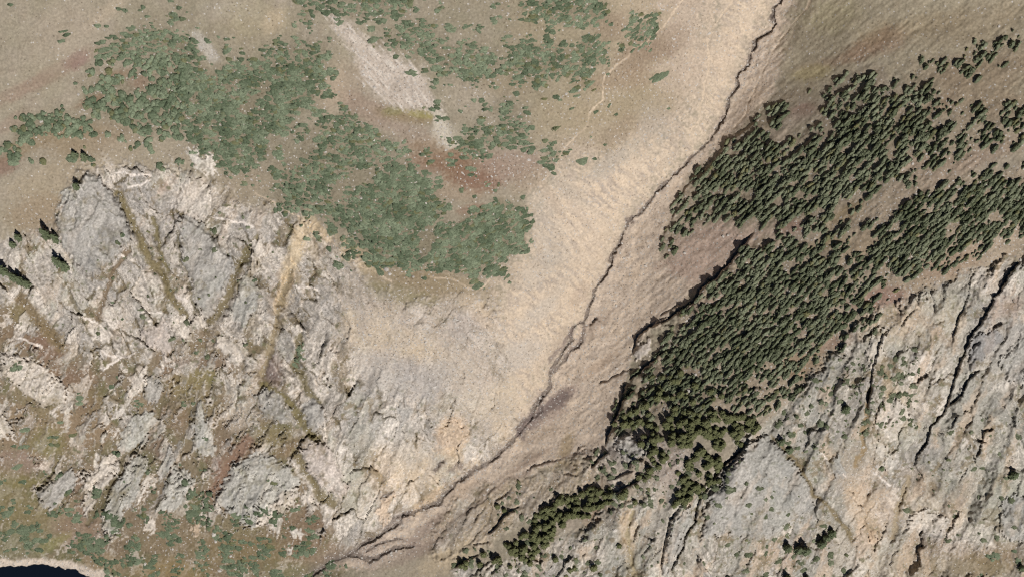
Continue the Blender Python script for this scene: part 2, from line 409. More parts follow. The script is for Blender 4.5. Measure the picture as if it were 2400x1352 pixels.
for pts, dens in LEFT_THICKETS:
    area(pts, (126, 116, 92), 16, 1.6, stone=0.3, k=0.75 * min(1, dens + 0.1))
for pts, dens in RIGHT_STANDS:
    area(pts, (152, 134, 110), 16, 1.6, stone=0.45, k=0.7 * min(1, dens + 0.2))

w, s_ = poly_sd([(-60, 705), (60, 700), (130, 800), (200, 800), (320, 850), (400, 810), (480, 775), (560, 850), (620, 890), (690, 990), (690, 1060), (750, 1180), (800, 1290), (740, 1420), (-60, 1420)], 2.0, 60)
rib = fbm(*rot(PX[w] + 1.6 * WX[w], PY[w] + 1.6 * WY[w], 60, 95, 22), 5, 91, 0.6)
HE = sstep(-18, 18, s_ + 12 * N_sml[w]) * sstep(0.06, -0.06, rib + 0.15 * N_fin[w] + 0.1 * GRIT[w] + 0.16 * (1 - sstep(1150, 1240, PY[w])) - 0.18)
mixc(w, sstep(-10, 20, s_) * 0.5, lin((202, 190, 173)))
mixc(w, HE * 0.92, lin((120, 102, 74)), 0.2, 0.1)
mixc(w, HE * sstep(-0.05, 0.35, N_mid[w] + 0.3 * N_sml[w]) * 0.8, lin((96, 96, 58)))
mixc(w, HE * sstep(0.1, 0.5, -N_mid[w] + 0.3 * N_sml[w]) * 0.4, lin((122, 100, 78)))
# blobs of one cover on another: x, y, half length, half width, direction, colour, strength, stone
BLOBS = [
    # upper left
    (130, 170, 120, 18, 30, (152, 122, 100), .55, .15), (40, 215, 70, 16, 25, (160, 128, 110), .45, .1), (30, 285, 50, 14, 35, (158, 124, 108), .4, .1),
    (180, 140, 30, 18, 35, (150, 108, 100), .7, .3), (15, 385, 40, 20, 35, (140, 92, 78), .7, .1), (90, 330, 90, 20, 25, (140, 118, 82), .6, .15),
    (210, 330, 110, 40, 5, (150, 126, 94), .7, .3), (120, 420, 120, 35, 20, (172, 152, 122), .6, .25), (90, 500, 70, 40, 10, (150, 128, 100), .8, .35),
    (270, 180, 40, 14, 20, (140, 105, 75), .7, .2), (330, 190, 30, 20, 20, (152, 112, 90), .6, .4), (215, 238, 40, 12, 20, (140, 100, 72), .6, .2),
    (480, 110, 40, 14, -50, (196, 186, 172), .8, .7), (545, 25, 60, 22, 0, (186, 174, 156), .5, .6), (250, 30, 60, 16, 40, (190, 170, 142), .6, .3),
    (600, 50, 90, 50, 0, (165, 150, 112), .5, .1), (640, 50, 30, 20, 60, (205, 180, 145), .5, .3), (150, 80, 90, 60, 30, (176, 158, 136), .5, .12),
    (350, 360, 120, 50, 0, (168, 152, 128), .6, .5), (560, 440, 90, 40, 20, (160, 142, 116), .7, .5),
    (420, 500, 40, 30, 40, (150, 116, 96), .35, .3), (385, 440, 22, 12, 60, (140, 100, 84), .6, .2),
    # the saddle with the pale streak
    (820, 195, 40, 60, -50, (166, 146, 122), .7, .2), (870, 260, 80, 28, -28, (160, 134, 114), .8, .35), (960, 275, 60, 16, -8, (140, 118, 72), .85, .3),
    (985, 268, 32, 9, -10, (158, 148, 80), .8, .1), (920, 262, 20, 10, 0, (136, 132, 76), .7, .1), (985, 330, 80, 35, -28, (166, 146, 128), .7, .5),
    (1040, 320, 34, 30, -40, (190, 178, 156), .8, .7), (1040, 370, 90, 40, -25, (150, 122, 92), .8, .3), (1010, 390, 50, 18, -20, (150, 108, 86), .6, .2),
    (1110, 400, 70, 45, -15, (150, 116, 90), .8, .35), (1190, 390, 80, 40, 10, (162, 134, 116), .8, .6), (1080, 450, 70, 22, -5, (166, 142, 116), .7, .1),
    (1110, 490, 36, 12, 10, (150, 106, 82), .7, .1), (1240, 420, 50, 25, 30, (160, 134, 108), .5, .3), (780, 210, 30, 70, -15, (190, 166, 138), .5, .2),
    (1180, 200, 60, 30, -10, (158, 138, 108), .5, .3), (1100, 230, 60, 40, -20, (176, 160, 138), .6, .55), (1500, 130, 70, 34, 30, (148, 122, 98), .7, .3),
    (1560, 100, 60, 30, 30, (150, 126, 104), .5, .3), (1430, 60, 40, 30, 0, (152, 128, 104), .6, .3), (1450, 190, 90, 22, 5, (156, 130, 102), .6, .2),
    (1480, 250, 110, 40, 10, (160, 142, 108), .6, .2), (1330, 280, 90, 60, 20, (166, 148, 116), .5, .2), (1450, 310, 50, 25, 40, (150, 128, 100), .6, .4),
    (1540, 290, 40, 50, 30, (178, 164, 146), .5, .7), (1450, 370, 70, 20, 40, (190, 174, 152), .5, .5), (1270, 60, 40, 40, 0, (164, 148, 116), .5, .2),
    # lip above the middle cliff
    (1000, 660, 120, 26, -8, (140, 122, 90), .85, .4), (930, 690, 80, 22, -10, (128, 118, 78), .6, .3), (1090, 690, 60, 30, 0, (160, 142, 114), .6, .4),
    (830, 600, 70, 22, -35, (178, 156, 120), .7, .25), (740, 540, 40, 18, -40, (196, 170, 132), .7, .2),
    # yellow chute and peach debris on the middle cliff
    (690, 590, 80, 16, 72, (214, 190, 146), .9, .1), (664, 680, 60, 12, 70, (212, 178, 128), .8, .1), (680, 660, 18, 8, 70, (226, 178, 120), .8, .1),
    (640, 790, 60, 10, 60, (182, 160, 122), .6, .2), (730, 570, 14, 40, 10, (206, 180, 140), .6, .1), (900, 740, 40, 26, 40, (200, 180, 152), .6, .3),
    (820, 760, 20, 40, 10, (206, 184, 150), .6, .2), (880, 790, 60, 26, 20, (204, 182, 150), .7, .2), (960, 800, 60, 30, 0, (200, 178, 146), .6, .4),
    (990, 830, 50, 22, 0, (208, 182, 144), .6, .2), (1000, 890, 60, 40, 30, (168, 162, 158), .8, .7), (900, 890, 60, 50, 0, (174, 168, 160), .7, .6),
    (950, 860, 30, 24, 20, (150, 142, 136), .8, .7), (1090, 760, 40, 30, 0, (170, 158, 150), .6, .6), (1120, 730, 50, 20, -50, (206, 180, 148), .5, .3),
    (1060, 860, 60, 40, -20, (188, 172, 150), .6, .6), (1060, 1020, 34, 46, -20, (222, 184, 142), .85, .15), (1080, 1070, 40, 30, 0, (212, 186, 152), .7, .2),
    (1120, 950, 40, 36, 0, (196, 178, 152), .6, .4), (1180, 940, 40, 60, -10, (196, 176, 148), .85, .1), (1190, 1010, 40, 26, 20, (190, 168, 138), .8, .1),
    (900, 1100, 40, 60, 20, (214, 184, 146), .75, .2), (960, 1080, 40, 50, 0, (208, 190, 164), .6, .2), (900, 1000, 60, 40, 0, (184, 178, 168), .7, .4),
    (980, 1130, 60, 40, 30, (206, 180, 144), .6, .2), (850, 1040, 30, 60, 10, (168, 164, 148), .6, .5), (1080, 1140, 40, 20, 40, (190, 164, 136), .6, .1),
    (830, 1150, 40, 60, 15, (176, 170, 150), .6, .5), (880, 1190, 40, 30, 30, (210, 188, 154), .5, .3), (1010, 1165, 60, 12, 40, (214, 180, 138), .7, .1),
    # lower left
    (430, 810, 70, 40, 0, (132, 112, 86), .85, .8), (480, 790, 60, 26, 40, (128, 108, 80), .85, .8), (560, 800, 50, 40, 60, (170, 154, 134), .5, .6), (450, 860, 60, 26, 10, (126, 100, 82), .7, .4),
    (480, 885, 34, 20, 0, (128, 120, 58), .8, .1), (60, 740, 40, 24, -40, (122, 108, 66), .85, .1), (50, 790, 70, 16, -8, (122, 98, 72), .85, .1), (110, 820, 40, 50, 40, (130, 94, 76), .8, .2),
    (150, 850, 50, 40, 40, (128, 102, 78), .85, .2), (190, 840, 34, 34, 0, (128, 116, 86), .8, .2), (190, 900, 44, 50, 0, (126, 96, 74), .9, .15), (210, 940, 40, 40, 0, (122, 104, 64), .7, .1), (185, 975, 40, 24, 30, (128, 88, 72), .6, .1),
    (110, 980, 120, 34, 0, (138, 116, 84), .85, .25), (150, 1030, 130, 44, 0, (136, 112, 82), .9, .2), (110, 1040, 40, 40, 30, (116, 112, 56), .8, .05), (40, 1090, 60, 30, 0, (156, 122, 112), .7, .3),
    (20, 1150, 60, 60, 0, (116, 106, 62), .85, .1), (70, 1130, 50, 14, 0, (120, 110, 60), .8, .1), (100, 1220, 120, 50, 0, (124, 112, 72), .9, .15), (190, 1240, 60, 60, 0, (146, 116, 96), .8, .2),
    (40, 1280, 80, 40, 0, (116, 112, 80), .8, .3), (190, 1150, 20, 40, 20, (134, 104, 84), .8, .1), (130, 1270, 40, 12, 30, (140, 136, 70), .6, .1), (410, 960, 34, 80, 25, (130, 104, 78), .85, .15),
    (440, 910, 46, 40, 20, (130, 116, 70), .8, .15), (480, 960, 60, 36, 80, (124, 108, 74), .8, .2), (360, 1040, 26, 60, 40, (120, 100, 84), .8, .15), (440, 1060, 30, 60, 20, (124, 110, 82), .7, .1),
    (570, 950, 34, 60, 0, (190, 172, 150), .9, .9), (560, 1050, 50, 30, 40, (134, 104, 82), .8, .2), (510, 1100, 20, 40, 30, (138, 100, 84), .8, .1), (640, 870, 26, 40, 0, (120, 90, 84), .75, .2),
    (640, 1020, 60, 26, 0, (132, 118, 78), .85, .4), (680, 1050, 50, 20, 30, (130, 108, 78), .8, .3), (640, 920, 14, 60, 40, (128, 112, 80), .7, .1), (650, 1150, 60, 20, 40, (124, 112, 76), .5, .1),
    (340, 1230, 90, 50, 0, (128, 110, 84), .9, .3), (450, 1290, 120, 50, 0, (130, 112, 82), .9, .4), (600, 1290, 120, 40, 0, (126, 108, 72), .9, .3), (700, 1250, 60, 60, 0, (124, 100, 76), .85, .25),
    (780, 1290, 60, 20, 30, (140, 118, 96), .7, .5), (560, 1230, 60, 26, 0, (122, 112, 78), .7, .3), (240, 1330, 60, 30, 0, (146, 126, 92), .8, .2), (700, 1345, 90, 24, 0, (120, 112, 78), .8, .3), (800, 1190, 20, 60, 20, (150, 140, 110), .6, .6),
    (390, 1340, 90, 30, 0, (140, 118, 72), .8, .1), (290, 1130, 20, 60, 45, (128, 104, 80), .6, .2), (60, 930, 40, 30, 0, (140, 118, 88), .6, .3), (340, 930, 40, 26, 60, (150, 128, 94), .6, .2),
    # beside the gully
    (1310, 940, 50, 16, 40, (150, 126, 116), .8, .2), (1270, 965, 40, 12, 40, (158, 136, 120), .6, .2), (1290, 1010, 60, 16, 20, (170, 146, 122), .5, .2), (1325, 1050, 16, 40, -20, (150, 126, 84), .7, .2), (1330, 1090, 26, 12, 0, (150, 122, 74), .7, .1),
    (1240, 1080, 70, 8, 30, (150, 128, 110), .6, .2), (1120, 1200, 100, 20, 35, (168, 146, 116), .7, .3), (1020, 1260, 80, 20, 35, (150, 130, 112), .7, .3), (1060, 1300, 90, 30, 30, (186, 164, 130), .7, .2), (1400, 860, 60, 12, 35, (182, 150, 122), .5, .1),
    (1360, 690, 40, 16, 60, (176, 152, 130), .5, .2), (1400, 760, 60, 16, 40, (170, 148, 128), .5, .2), (1310, 800, 40, 14, 60, (176, 156, 134), .7, .2), (960, 1300, 70, 14, 25, (140, 120, 106), .6, .3),
    (1290, 560, 34, 90, 20, (182, 168, 150), .6, .5), (1260, 640, 60, 26, 50, (184, 172, 156), .5, .5), (1340, 450, 60, 18, -40, (186, 170, 150), .6, .4), (1420, 390, 60, 16, 40, (184, 170, 152), .6, .6), (1370, 520, 70, 9, -50, (190, 170, 148), .6, .2), (1300, 480, 50, 10, -55, (192, 170, 146), .6, .3), (1250, 740, 60, 20, 40, (190, 176, 158), .5, .4), (1300, 690, 60, 10, 50, (192, 174, 152), .6, .2), (1220, 830, 50, 30, 30, (184, 172, 158), .6, .5), (1400, 600, 40, 60, -30, (200, 178, 152), .5, .1),
    (1560, 380, 50, 12, 40, (196, 176, 152), .5, .3), (1640, 160, 30, 70, -10, (192, 170, 146), .5, .3), (1700, 120, 26, 60, -20, (200, 176, 150), .5, .2),
    # right hand side
    (2030, 110, 70, 22, 25, (146, 112, 86), .85, .25), (2090, 90, 40, 24, 20, (154, 118, 96), .7, .2), (2000, 135, 120, 12, 12, (148, 122, 98), .6, .2), (2120, 70, 120, 26, 10, (158, 138, 104), .5, .15), (2280, 60, 130, 40, 15, (150, 132, 104), .6, .2),
    (1900, 170, 40, 16, 10, (168, 152, 104), .7, .05), (1950, 40, 60, 40, 0, (164, 152, 114), .6, .1), (2300, 180, 120, 50, 10, (148, 126, 100), .7, .15), (1880, 260, 34, 16, 20, (160, 124, 108), .8, .3), (1850, 290, 50, 16, 30, (178, 160, 140), .7, .1),
    (1830, 330, 24, 26, 0, (176, 158, 136), .8, .1), (1815, 360, 20, 10, 30, (150, 122, 88), .7, .1), (2200, 250, 50, 20, 30, (152, 126, 100), .7, .2), (2330, 250, 100, 30, 10, (150, 130, 104), .6, .15),
    (2260, 380, 140, 26, 20, (158, 134, 112), .8, .5), (2010, 575, 60, 30, 20, (160, 138, 108), .8, .1), (1985, 500, 50, 14, 35, (152, 128, 90), .8, .1), (1940, 570, 40, 14, 20, (150, 126, 84), .7, .2), (2060, 700, 60, 24, 10, (150, 112, 96), .8, .5),
    (2230, 620, 90, 26, 20, (156, 126, 100), .8, .5), (2340, 560, 90, 22, 25, (170, 144, 118), .7, .6), (1860, 530, 40, 16, 0, (156, 116, 100), .8, .3), (2140, 380, 60, 20, 10, (164, 138, 116), .7, .4), (1960, 800, 60, 14, 20, (150, 120, 100), .7, .4),
    (1880, 850, 50, 26, 20, (150, 122, 92), .7, .2), (1920, 760, 50, 14, 10, (154, 126, 110), .6, .4), (1740, 960, 40, 14, 10, (160, 140, 120), .6, .3), (1660, 720, 40, 16, 30, (164, 134, 116), .6, .4), (2280, 480, 80, 14, 20, (156, 130, 104), .6, .3),
    # right cliff tints
    (2070, 760, 50, 40, 0, (206, 180, 148), .7, .3), (2160, 760, 40, 60, 20, (196, 178, 152), .6, .2), (2330, 650, 60, 20, 60, (206, 176, 140), .7, .2), (2230, 740, 30, 60, 20, (190, 178, 154), .6, .2), (2200, 780, 70, 12, -40, (162, 136, 108), .7, .3),
    (2010, 1100, 60, 60, 0, (172, 152, 128), .8, .6), (2050, 1200, 60, 60, 0, (196, 168, 138), .7, .3), (2020, 1190, 26, 60, 20, (206, 176, 140), .7, .2), (2180, 1200, 60, 40, 0, (206, 184, 154), .6, .2), (2160, 1130, 30, 60, 60, (170, 148, 124), .6, .3),
    (2350, 780, 70, 90, 30, (168, 160, 154), .7, .2), (2360, 720, 60, 24, 20, (160, 134, 116), .8, .3), (2330, 900, 90, 60, 30, (170, 164, 152), .6, .2), (2330, 1180, 80, 80, 0, (172, 168, 148), .6, .2), (2250, 1160, 20, 60, -40, (150, 128, 106), .7, .3),
    (2250, 1290, 140, 20, -10, (150, 128, 104), .7, .6), (2290, 1330, 110, 30, 0, (122, 104, 64), .85, .1), (2360, 1290, 40, 20, 0, (136, 112, 80), .7, .3), (2120, 1320, 90, 40, 0, (172, 152, 124), .7, .5), (1960, 1280, 40, 50, 0, (172, 154, 130), .5, .4),
    (1830, 1040, 60, 40, 0, (176, 168, 156), .6, .2), (1900, 960, 50, 40, 0, (178, 174, 160), .6, .2), (1420, 1210, 50, 26, 10, (156, 124, 96), .8, .3), (1470, 1240, 20, 60, 0, (206, 172, 130), .8, .1), (1480, 1330, 14, 50, 0, (160, 140, 96), .35, .1),
    (1350, 1280, 60, 26, 0, (174, 160, 142), .6, .4), (1460, 1050, 40, 26, 30, (176, 166, 158), .7, .2), (1510, 1030, 34, 24, 20, (176, 160, 148), .6, .3), (1440, 1110, 60, 20, 20, (176, 154, 130), .9, .1), (1570, 1080, 40, 50, 10, (176, 156, 142), .6, .5), (1550, 1230, 30, 80, 0, (176, 160, 142), .5, .3),
    (2110, 960, 14, 60, 10, (206, 188, 158), .6, .1), (2150, 940, 30, 50, 10, (198, 180, 156), .5, .2), (2080, 900, 12, 90, 10, (178, 154, 118), .7, .2),
]
for b in BLOBS:
    cr, cg, cb = b[5]
    if b[0] > 1800 and b[1] < 900:
        cr, cg, cb = cr * 1.0, cg * 1.0, cb * 1.0     # drier, paler heath on this side
    cr = cr - 0.35 * max(0, cr - cg - 22)               # heath is brown rather than red
    if b[0] < 1600 and b[1] < 500:
        cr, cg, cb = cr * 0.95, cg * 0.95, cb * 0.95
    blob(*b[:5], (cr, cg, cb), k=b[6] * (0.8 if b[0] < 720 and b[1] > 780 and b[1] < 1200 else 0.9), stone=b[7] * 0.8, rock=None, soft=0.5)

# rock shows less where heath and scree lie on it: rockiness follows the cover's own tone
lum = C @ np.array([0.3, 0.5, 0.2], np.float32)
SOILY = np.clip((0.27 - lum) / 0.12, 0, 1)
ROCK *= (1 - 0.9 * SOILY)

# ------------------------------------------------------------------ rock relief and rock colour
def facets(deg, sx, sy, seed, warp=0.5):
    u, v = rot(PX + WX * warp, PY + WY * warp, deg, sx, sy)
    bid, bx, by, edge = cells(u, v, seed)
    a = ((bid >> 3) & 1023) / 1023.0 * 2 - 1
    b = ((bid >> 13) & 1023) / 1023.0 * 2 - 1
    c = ((bid >> 5) & 511) / 511.0
    return bid, (a * bx + b * by).astype(np.float32), c.astype(np.float32), edge.astype(np.float32)


leftside = (PX < 1300)
fA = facets(62, 112, 36, 21, 0.9); fB = facets(-58, 100, 33, 22, 0.9); fC = facets(50, 26, 13, 23); fD = facets(-70, 24, 12, 24)
pick = sstep(-0.15, 0.15, fbm(PX / 190, PY / 190, 2, 30) + 0.25 - 0.37 * sstep(1350, 1200, PX) * sstep(930, 780, PY))
big_f = fA[1] * pick + fB[1] * (1 - pick)
big_c = fA[2] * pick + fB[2] * (1 - pick)
big_e = np.minimum(fA[3] + (1 - pick) * 2, fB[3] + pick * 2)
sml_f = fC[1] * pick + fD[1] * (1 - pick)
sml_c = fC[2] * pick + fD[2] * (1 - pick)
sml_e = np.minimum(fC[3] + (1 - pick) * 2, fD[3] + pick * 2)
w, s_ = poly_sd([(770, 600), (860, 640), (960, 715), (1090, 705), (1160, 800), (1185, 900), (1230, 1000), (1150, 1040), (1060, 970), (960, 930), (880, 900), (820, 830), (790, 720)], 3.0, 90)
SCR = sstep(-45, 45, s_ + 25 * N_mid[w] + 18 * N_sml[w] + 8 * GRIT[w])
mixc(w, SCR * 0.6, lin((190, 172, 152)), 0.6)
ROCK[w] *= 1 - 0.55 * SCR
RSIDE = sstep(1150, 1400, PX)
rockstreak = ST_N * pick + ST_NW * (1 - pick)
FX = PX + 16 * fbm(PX / 48, PY / 48, 3, 81); FY = PY + 16 * fbm(PX / 48, PY / 48, 3, 82)
foldA = ridged(*rot(FX, FY, 62, 46, 9), 3, 83) * pick + ridged(*rot(FX, FY, -58, 46, 9), 3, 84) * (1 - pick)
foldB = ridged(*rot(FX, FY, 56, 75, 13), 3, 85) * pick + ridged(*rot(FX, FY, -62, 75, 13), 3, 86) * (1 - pick)
BROKEN = sstep(0.25, 0.5, fbm(PX / 60, PY / 60, 3, 88))
LOWL = sstep(760, 860, PY) * sstep(780, 660, PX)
GAPW = np.clip(0.05 + 0.09 * LOWL + 0.20 * (N_mid + 0.5 * N_sml) + 0.05 * N_fin, 0.0, 0.34) * (1 - 0.55 * RSIDE)
GAP = (1 - sstep(0.25 * GAPW, GAPW + 0.012, big_e)) * sstep(0.0, 0.03, GAPW)
LONGR = ridged(*rot(PX + WX, PY + WY, 66, 340, 70), 2, 97) * RSIDE + (ridged(*rot(PX + WX, PY + WY, 60, 240, 56), 2, 98) * pick + ridged(*rot(PX + WX, PY + WY, -58, 240, 56), 2, 99) * (1 - pick)) * (1 - RSIDE)
RELIEF = ROCK * ((3.9 - 0.7 * RSIDE) * big_f + 0.32 * sml_f + 0.36 * rockstreak + 0.34 * foldA - 0.34 * foldB + 0.17 * N_fin + 0.14 * GRIT)
Hm += ROCK * (3.0 + 1.5 * RSIDE) * LONGR
RELIEF -= ROCK * GAP * (0.9 - 0.4 * RSIDE)
RELIEF -= ROCK * BROKEN * RSIDE * (0.5 * (1 - sstep(0.0, 0.05, big_e)))
Hm += RELIEF
tone = 1.05 * big_c + 0.16 * sml_c + 0.30 * rockstreak + 0.16 * N_fin + 0.12 * GRIT + 0.2 * N_mid - 0.14


def rock_tints():
    """colours of bare rock, laid one over the other: where, and which"""
    yield sstep(0.50, 0.85, tone) * 0.85, (222, 208, 191)
    yield sstep(0.36, 0.0, tone) * 0.75, (154, 148, 141)
    yield sstep(0.45, 0.80, foldA) * 0.5, (226, 212, 197)
    yield sstep(0.48, 0.82, foldB) * 0.5, (124, 114, 98)
    yield sstep(0.50, 0.72, ridged(*rot(FX, FY, 64, 34, 6.5), 2, 103) * pick + ridged(*rot(FX, FY, -60, 34, 6.5), 2, 104) * (1 - pick)) * 0.45, (112, 104, 92)
    yield sstep(0.1, 0.6, fbm(PX / 110, PY / 110, 3, 31)) * 0.40 * sstep(0.2, 0.7, sml_c), (184, 182, 162)
    yield RSIDE * 0.45 * sstep(-0.3, 0.3, fbm(PX / 170, PY / 170, 3, 96)), (150, 148, 134)
    yield sstep(0.1, 0.5, fbm(*rot(PX + WX, PY + WY, 66, 130, 34), 4, 95)) * (0.22 + 0.28 * RSIDE), (200, 170, 138)
    yield GAP * (0.88 - 0.25 * RSIDE), (98, 86, 60)
    yield sstep(0.32, 0.52, N_mid + 0.5 * N_sml + 0.3 * N_fin) * 0.7, (128, 111, 80)
    yield sstep(0.52, 0.72, fbm(PX / 14, PY / 14, 2, 35) + 0.35 * N_mid) * 0.75, (106, 104, 72)


ROCKCOL = np.empty(C.shape, np.float32); ROCKCOL[:] = lin((182, 171, 158))
for mk, cc in rock_tints():
    mixc(np.s_[:], ROCK * mk, lin(cc))
    ROCKCOL = ROCKCOL * (1 - mk[..., None]) + lin(cc).astype(np.float32) * mk[..., None]

# stains and debris lying on the rock: the yellow chute, peach rubble, orange and grey faces
for b in BLOBS:
    if (620 < b[0] < 1260 and 500 < b[1] < 1190) or (b[0] > 1440 and b[1] > 690):
        blob(*b[:6], k=b[6] * 0.5, stone=None, rock=None, soft=0.5)
blob(1075, 400, 80, 28, -25, (128, 98, 74), 0.8)
blob(1120, 425, 50, 20, -10, (134, 102, 82), 0.7)
area([(700, 515), (716, 535), (712, 600), (690, 660), (672, 720), (652, 750), (655, 700), (672, 640), (690, 570)], (208, 184, 148), 9, 1.6, k=0.55)

# loose ground: ripples and grain
soft_ground = 1 - ROCK
Hm += soft_ground * (0.08 * N_fin + 0.25 * N_sml)
east = sstep(0, 60, (PX - 1200) - (1345 - PY) * 0.45 + 40)       # right of the gully
RIP = sstep(-0.1, 0.5, fbm(PX / 80, PY / 80, 3, 37))
Hm += east * soft_ground * (0.55 * ST_NE * (0.4 + 0.6 * RIP) + 0.22 * RIP * fbm(*rot(PX + 1.5 * WX, PY + 1.5 * WY, 44, 34, 8), 3, 36) + 0.05 * N_fin)
mixc(np.s_[:], soft_ground * np.clip(0.2 + N_sml * 0.8 + ST_NE * 0.5 * east, 0, 1) * 0.22, lin((140, 118, 92)))
mixc(np.s_[:], soft_ground * np.clip(N_fin * 0.9 + 0.2 * N_mid, 0, 1) * 0.22, lin((200, 184, 162)))

# ------------------------------------------------------------------ vegetated clefts in the left cliff, pale quartz veins
CLEFTS = [
    ([(276, 457), (300, 497), (316, 530), (329, 576), (349, 600), (376, 646), (399, 683), (419, 716), (433, 745)], 9, (122, 108, 70)),
    ([(300, 590), (266, 636), (246, 683), (230, 745)], 6, (124, 104, 78)),
    ([(416, 493), (466, 526), (499, 553), (532, 596), (559, 630)], 4, (112, 100, 72)),
    ([(562, 623), (546, 670), (529, 703), (512, 730), (476, 770)], 9, (118, 104, 70)),
    ([(599, 555), (562, 623)], 5, (120, 108, 72)),
    ([(416, 543), (423, 596), (443, 663), (459, 723), (472, 770)], 3, (108, 100, 76)),
    ([(50, 696), (80, 736), (110, 770), (140, 810)], 13, (126, 106, 72)),
    ([(359, 510), (373, 583), (390, 640)], 5, (120, 108, 70)),
    ([(160, 683), (186, 736), (213, 783)], 3, (118, 108, 84)),
    ([(620, 907), (667, 933), (700, 967), (727, 1010), (747, 1030)], 11, (120, 108, 66)),
    ([(690, 1060), (727, 1114), (750, 1154), (780, 1185)], 9, (122, 108, 72)),
    ([(388, 933), (368, 973), (334, 1017), (294, 1067), (274, 1107), (247, 1154), (227, 1188), (207, 1224)], 7, (116, 104, 76)),
    ([(580, 1030), (542, 1087), (515, 1134), (490, 1160)], 11, (136, 106, 84)),
    ([(680, 640), (655, 730), (640, 800), (610, 880)], 7, (150, 132, 100)),
    ([(705, 790), (690, 860), (740, 940)], 9, (118, 106, 72)),
    ([(2000, 1262), (1974, 1234), (1947, 1191), (1910, 1157), (1880, 1100), (1850, 1067), (1817, 1024)], 5, (126, 110, 76)),
    ([(2041, 907), (2034, 943), (2020, 1060), (2010, 1090)], 5, (150, 126, 88)),
    ([(2130, 1120), (2110, 1180), (2090, 1260)], 6, (160, 142, 112)),
    ([(1480, 1200), (1470, 1260), (1485, 1350)], 4, (158, 142, 108)),
]
for pts, wd, col in CLEFTS:
    w, d, s, r = line_sd(pts, 0.8)
    m = 1 - sstep(wd * 0.6, wd * 1.5, d + wd * 0.4 * N_fin[w])
    mixc(w, m * 0.9, lin(col), 0.25)
    ROCK[w] *= 1 - 0.8 * m
    Hm[w] -= 1.8 * (1 - sstep(0, wd * 2.2, d))
VEINS = [[(500, 510), (560, 522), (592, 530)], [(243, 576), (293, 586)], [(190, 743), (226, 754)], [(333, 730), (380, 737)], [(496, 686), (526, 697)], [(40, 790), (75, 806), (100, 811)],
         [(233, 822), (262, 833), (300, 836), (318, 826)], [(240, 860), (262, 852), (285, 838)], [(245, 570), (275, 580), (290, 600)], [(160, 560), (185, 590), (215, 600)], [(415, 690), (440, 700)],
         [(690, 672), (745, 676)], [(10, 830), (40, 838), (70, 836)], [(1920, 1060), (1950, 1085), (1982, 1115)], [(2050, 1110), (2085, 1135)], [(270, 405), (350, 412)], [(300, 440), (350, 425)]]
for pts in VEINS:
    w, d, s, r = line_sd(pts, 0.7)
    m = 1 - sstep(1.2, 3.6, d + 1.5 * N_fin[w])
    mixc(w, m * 0.9, lin((232, 218, 204)))
    Hm[w] += 0.3 * m

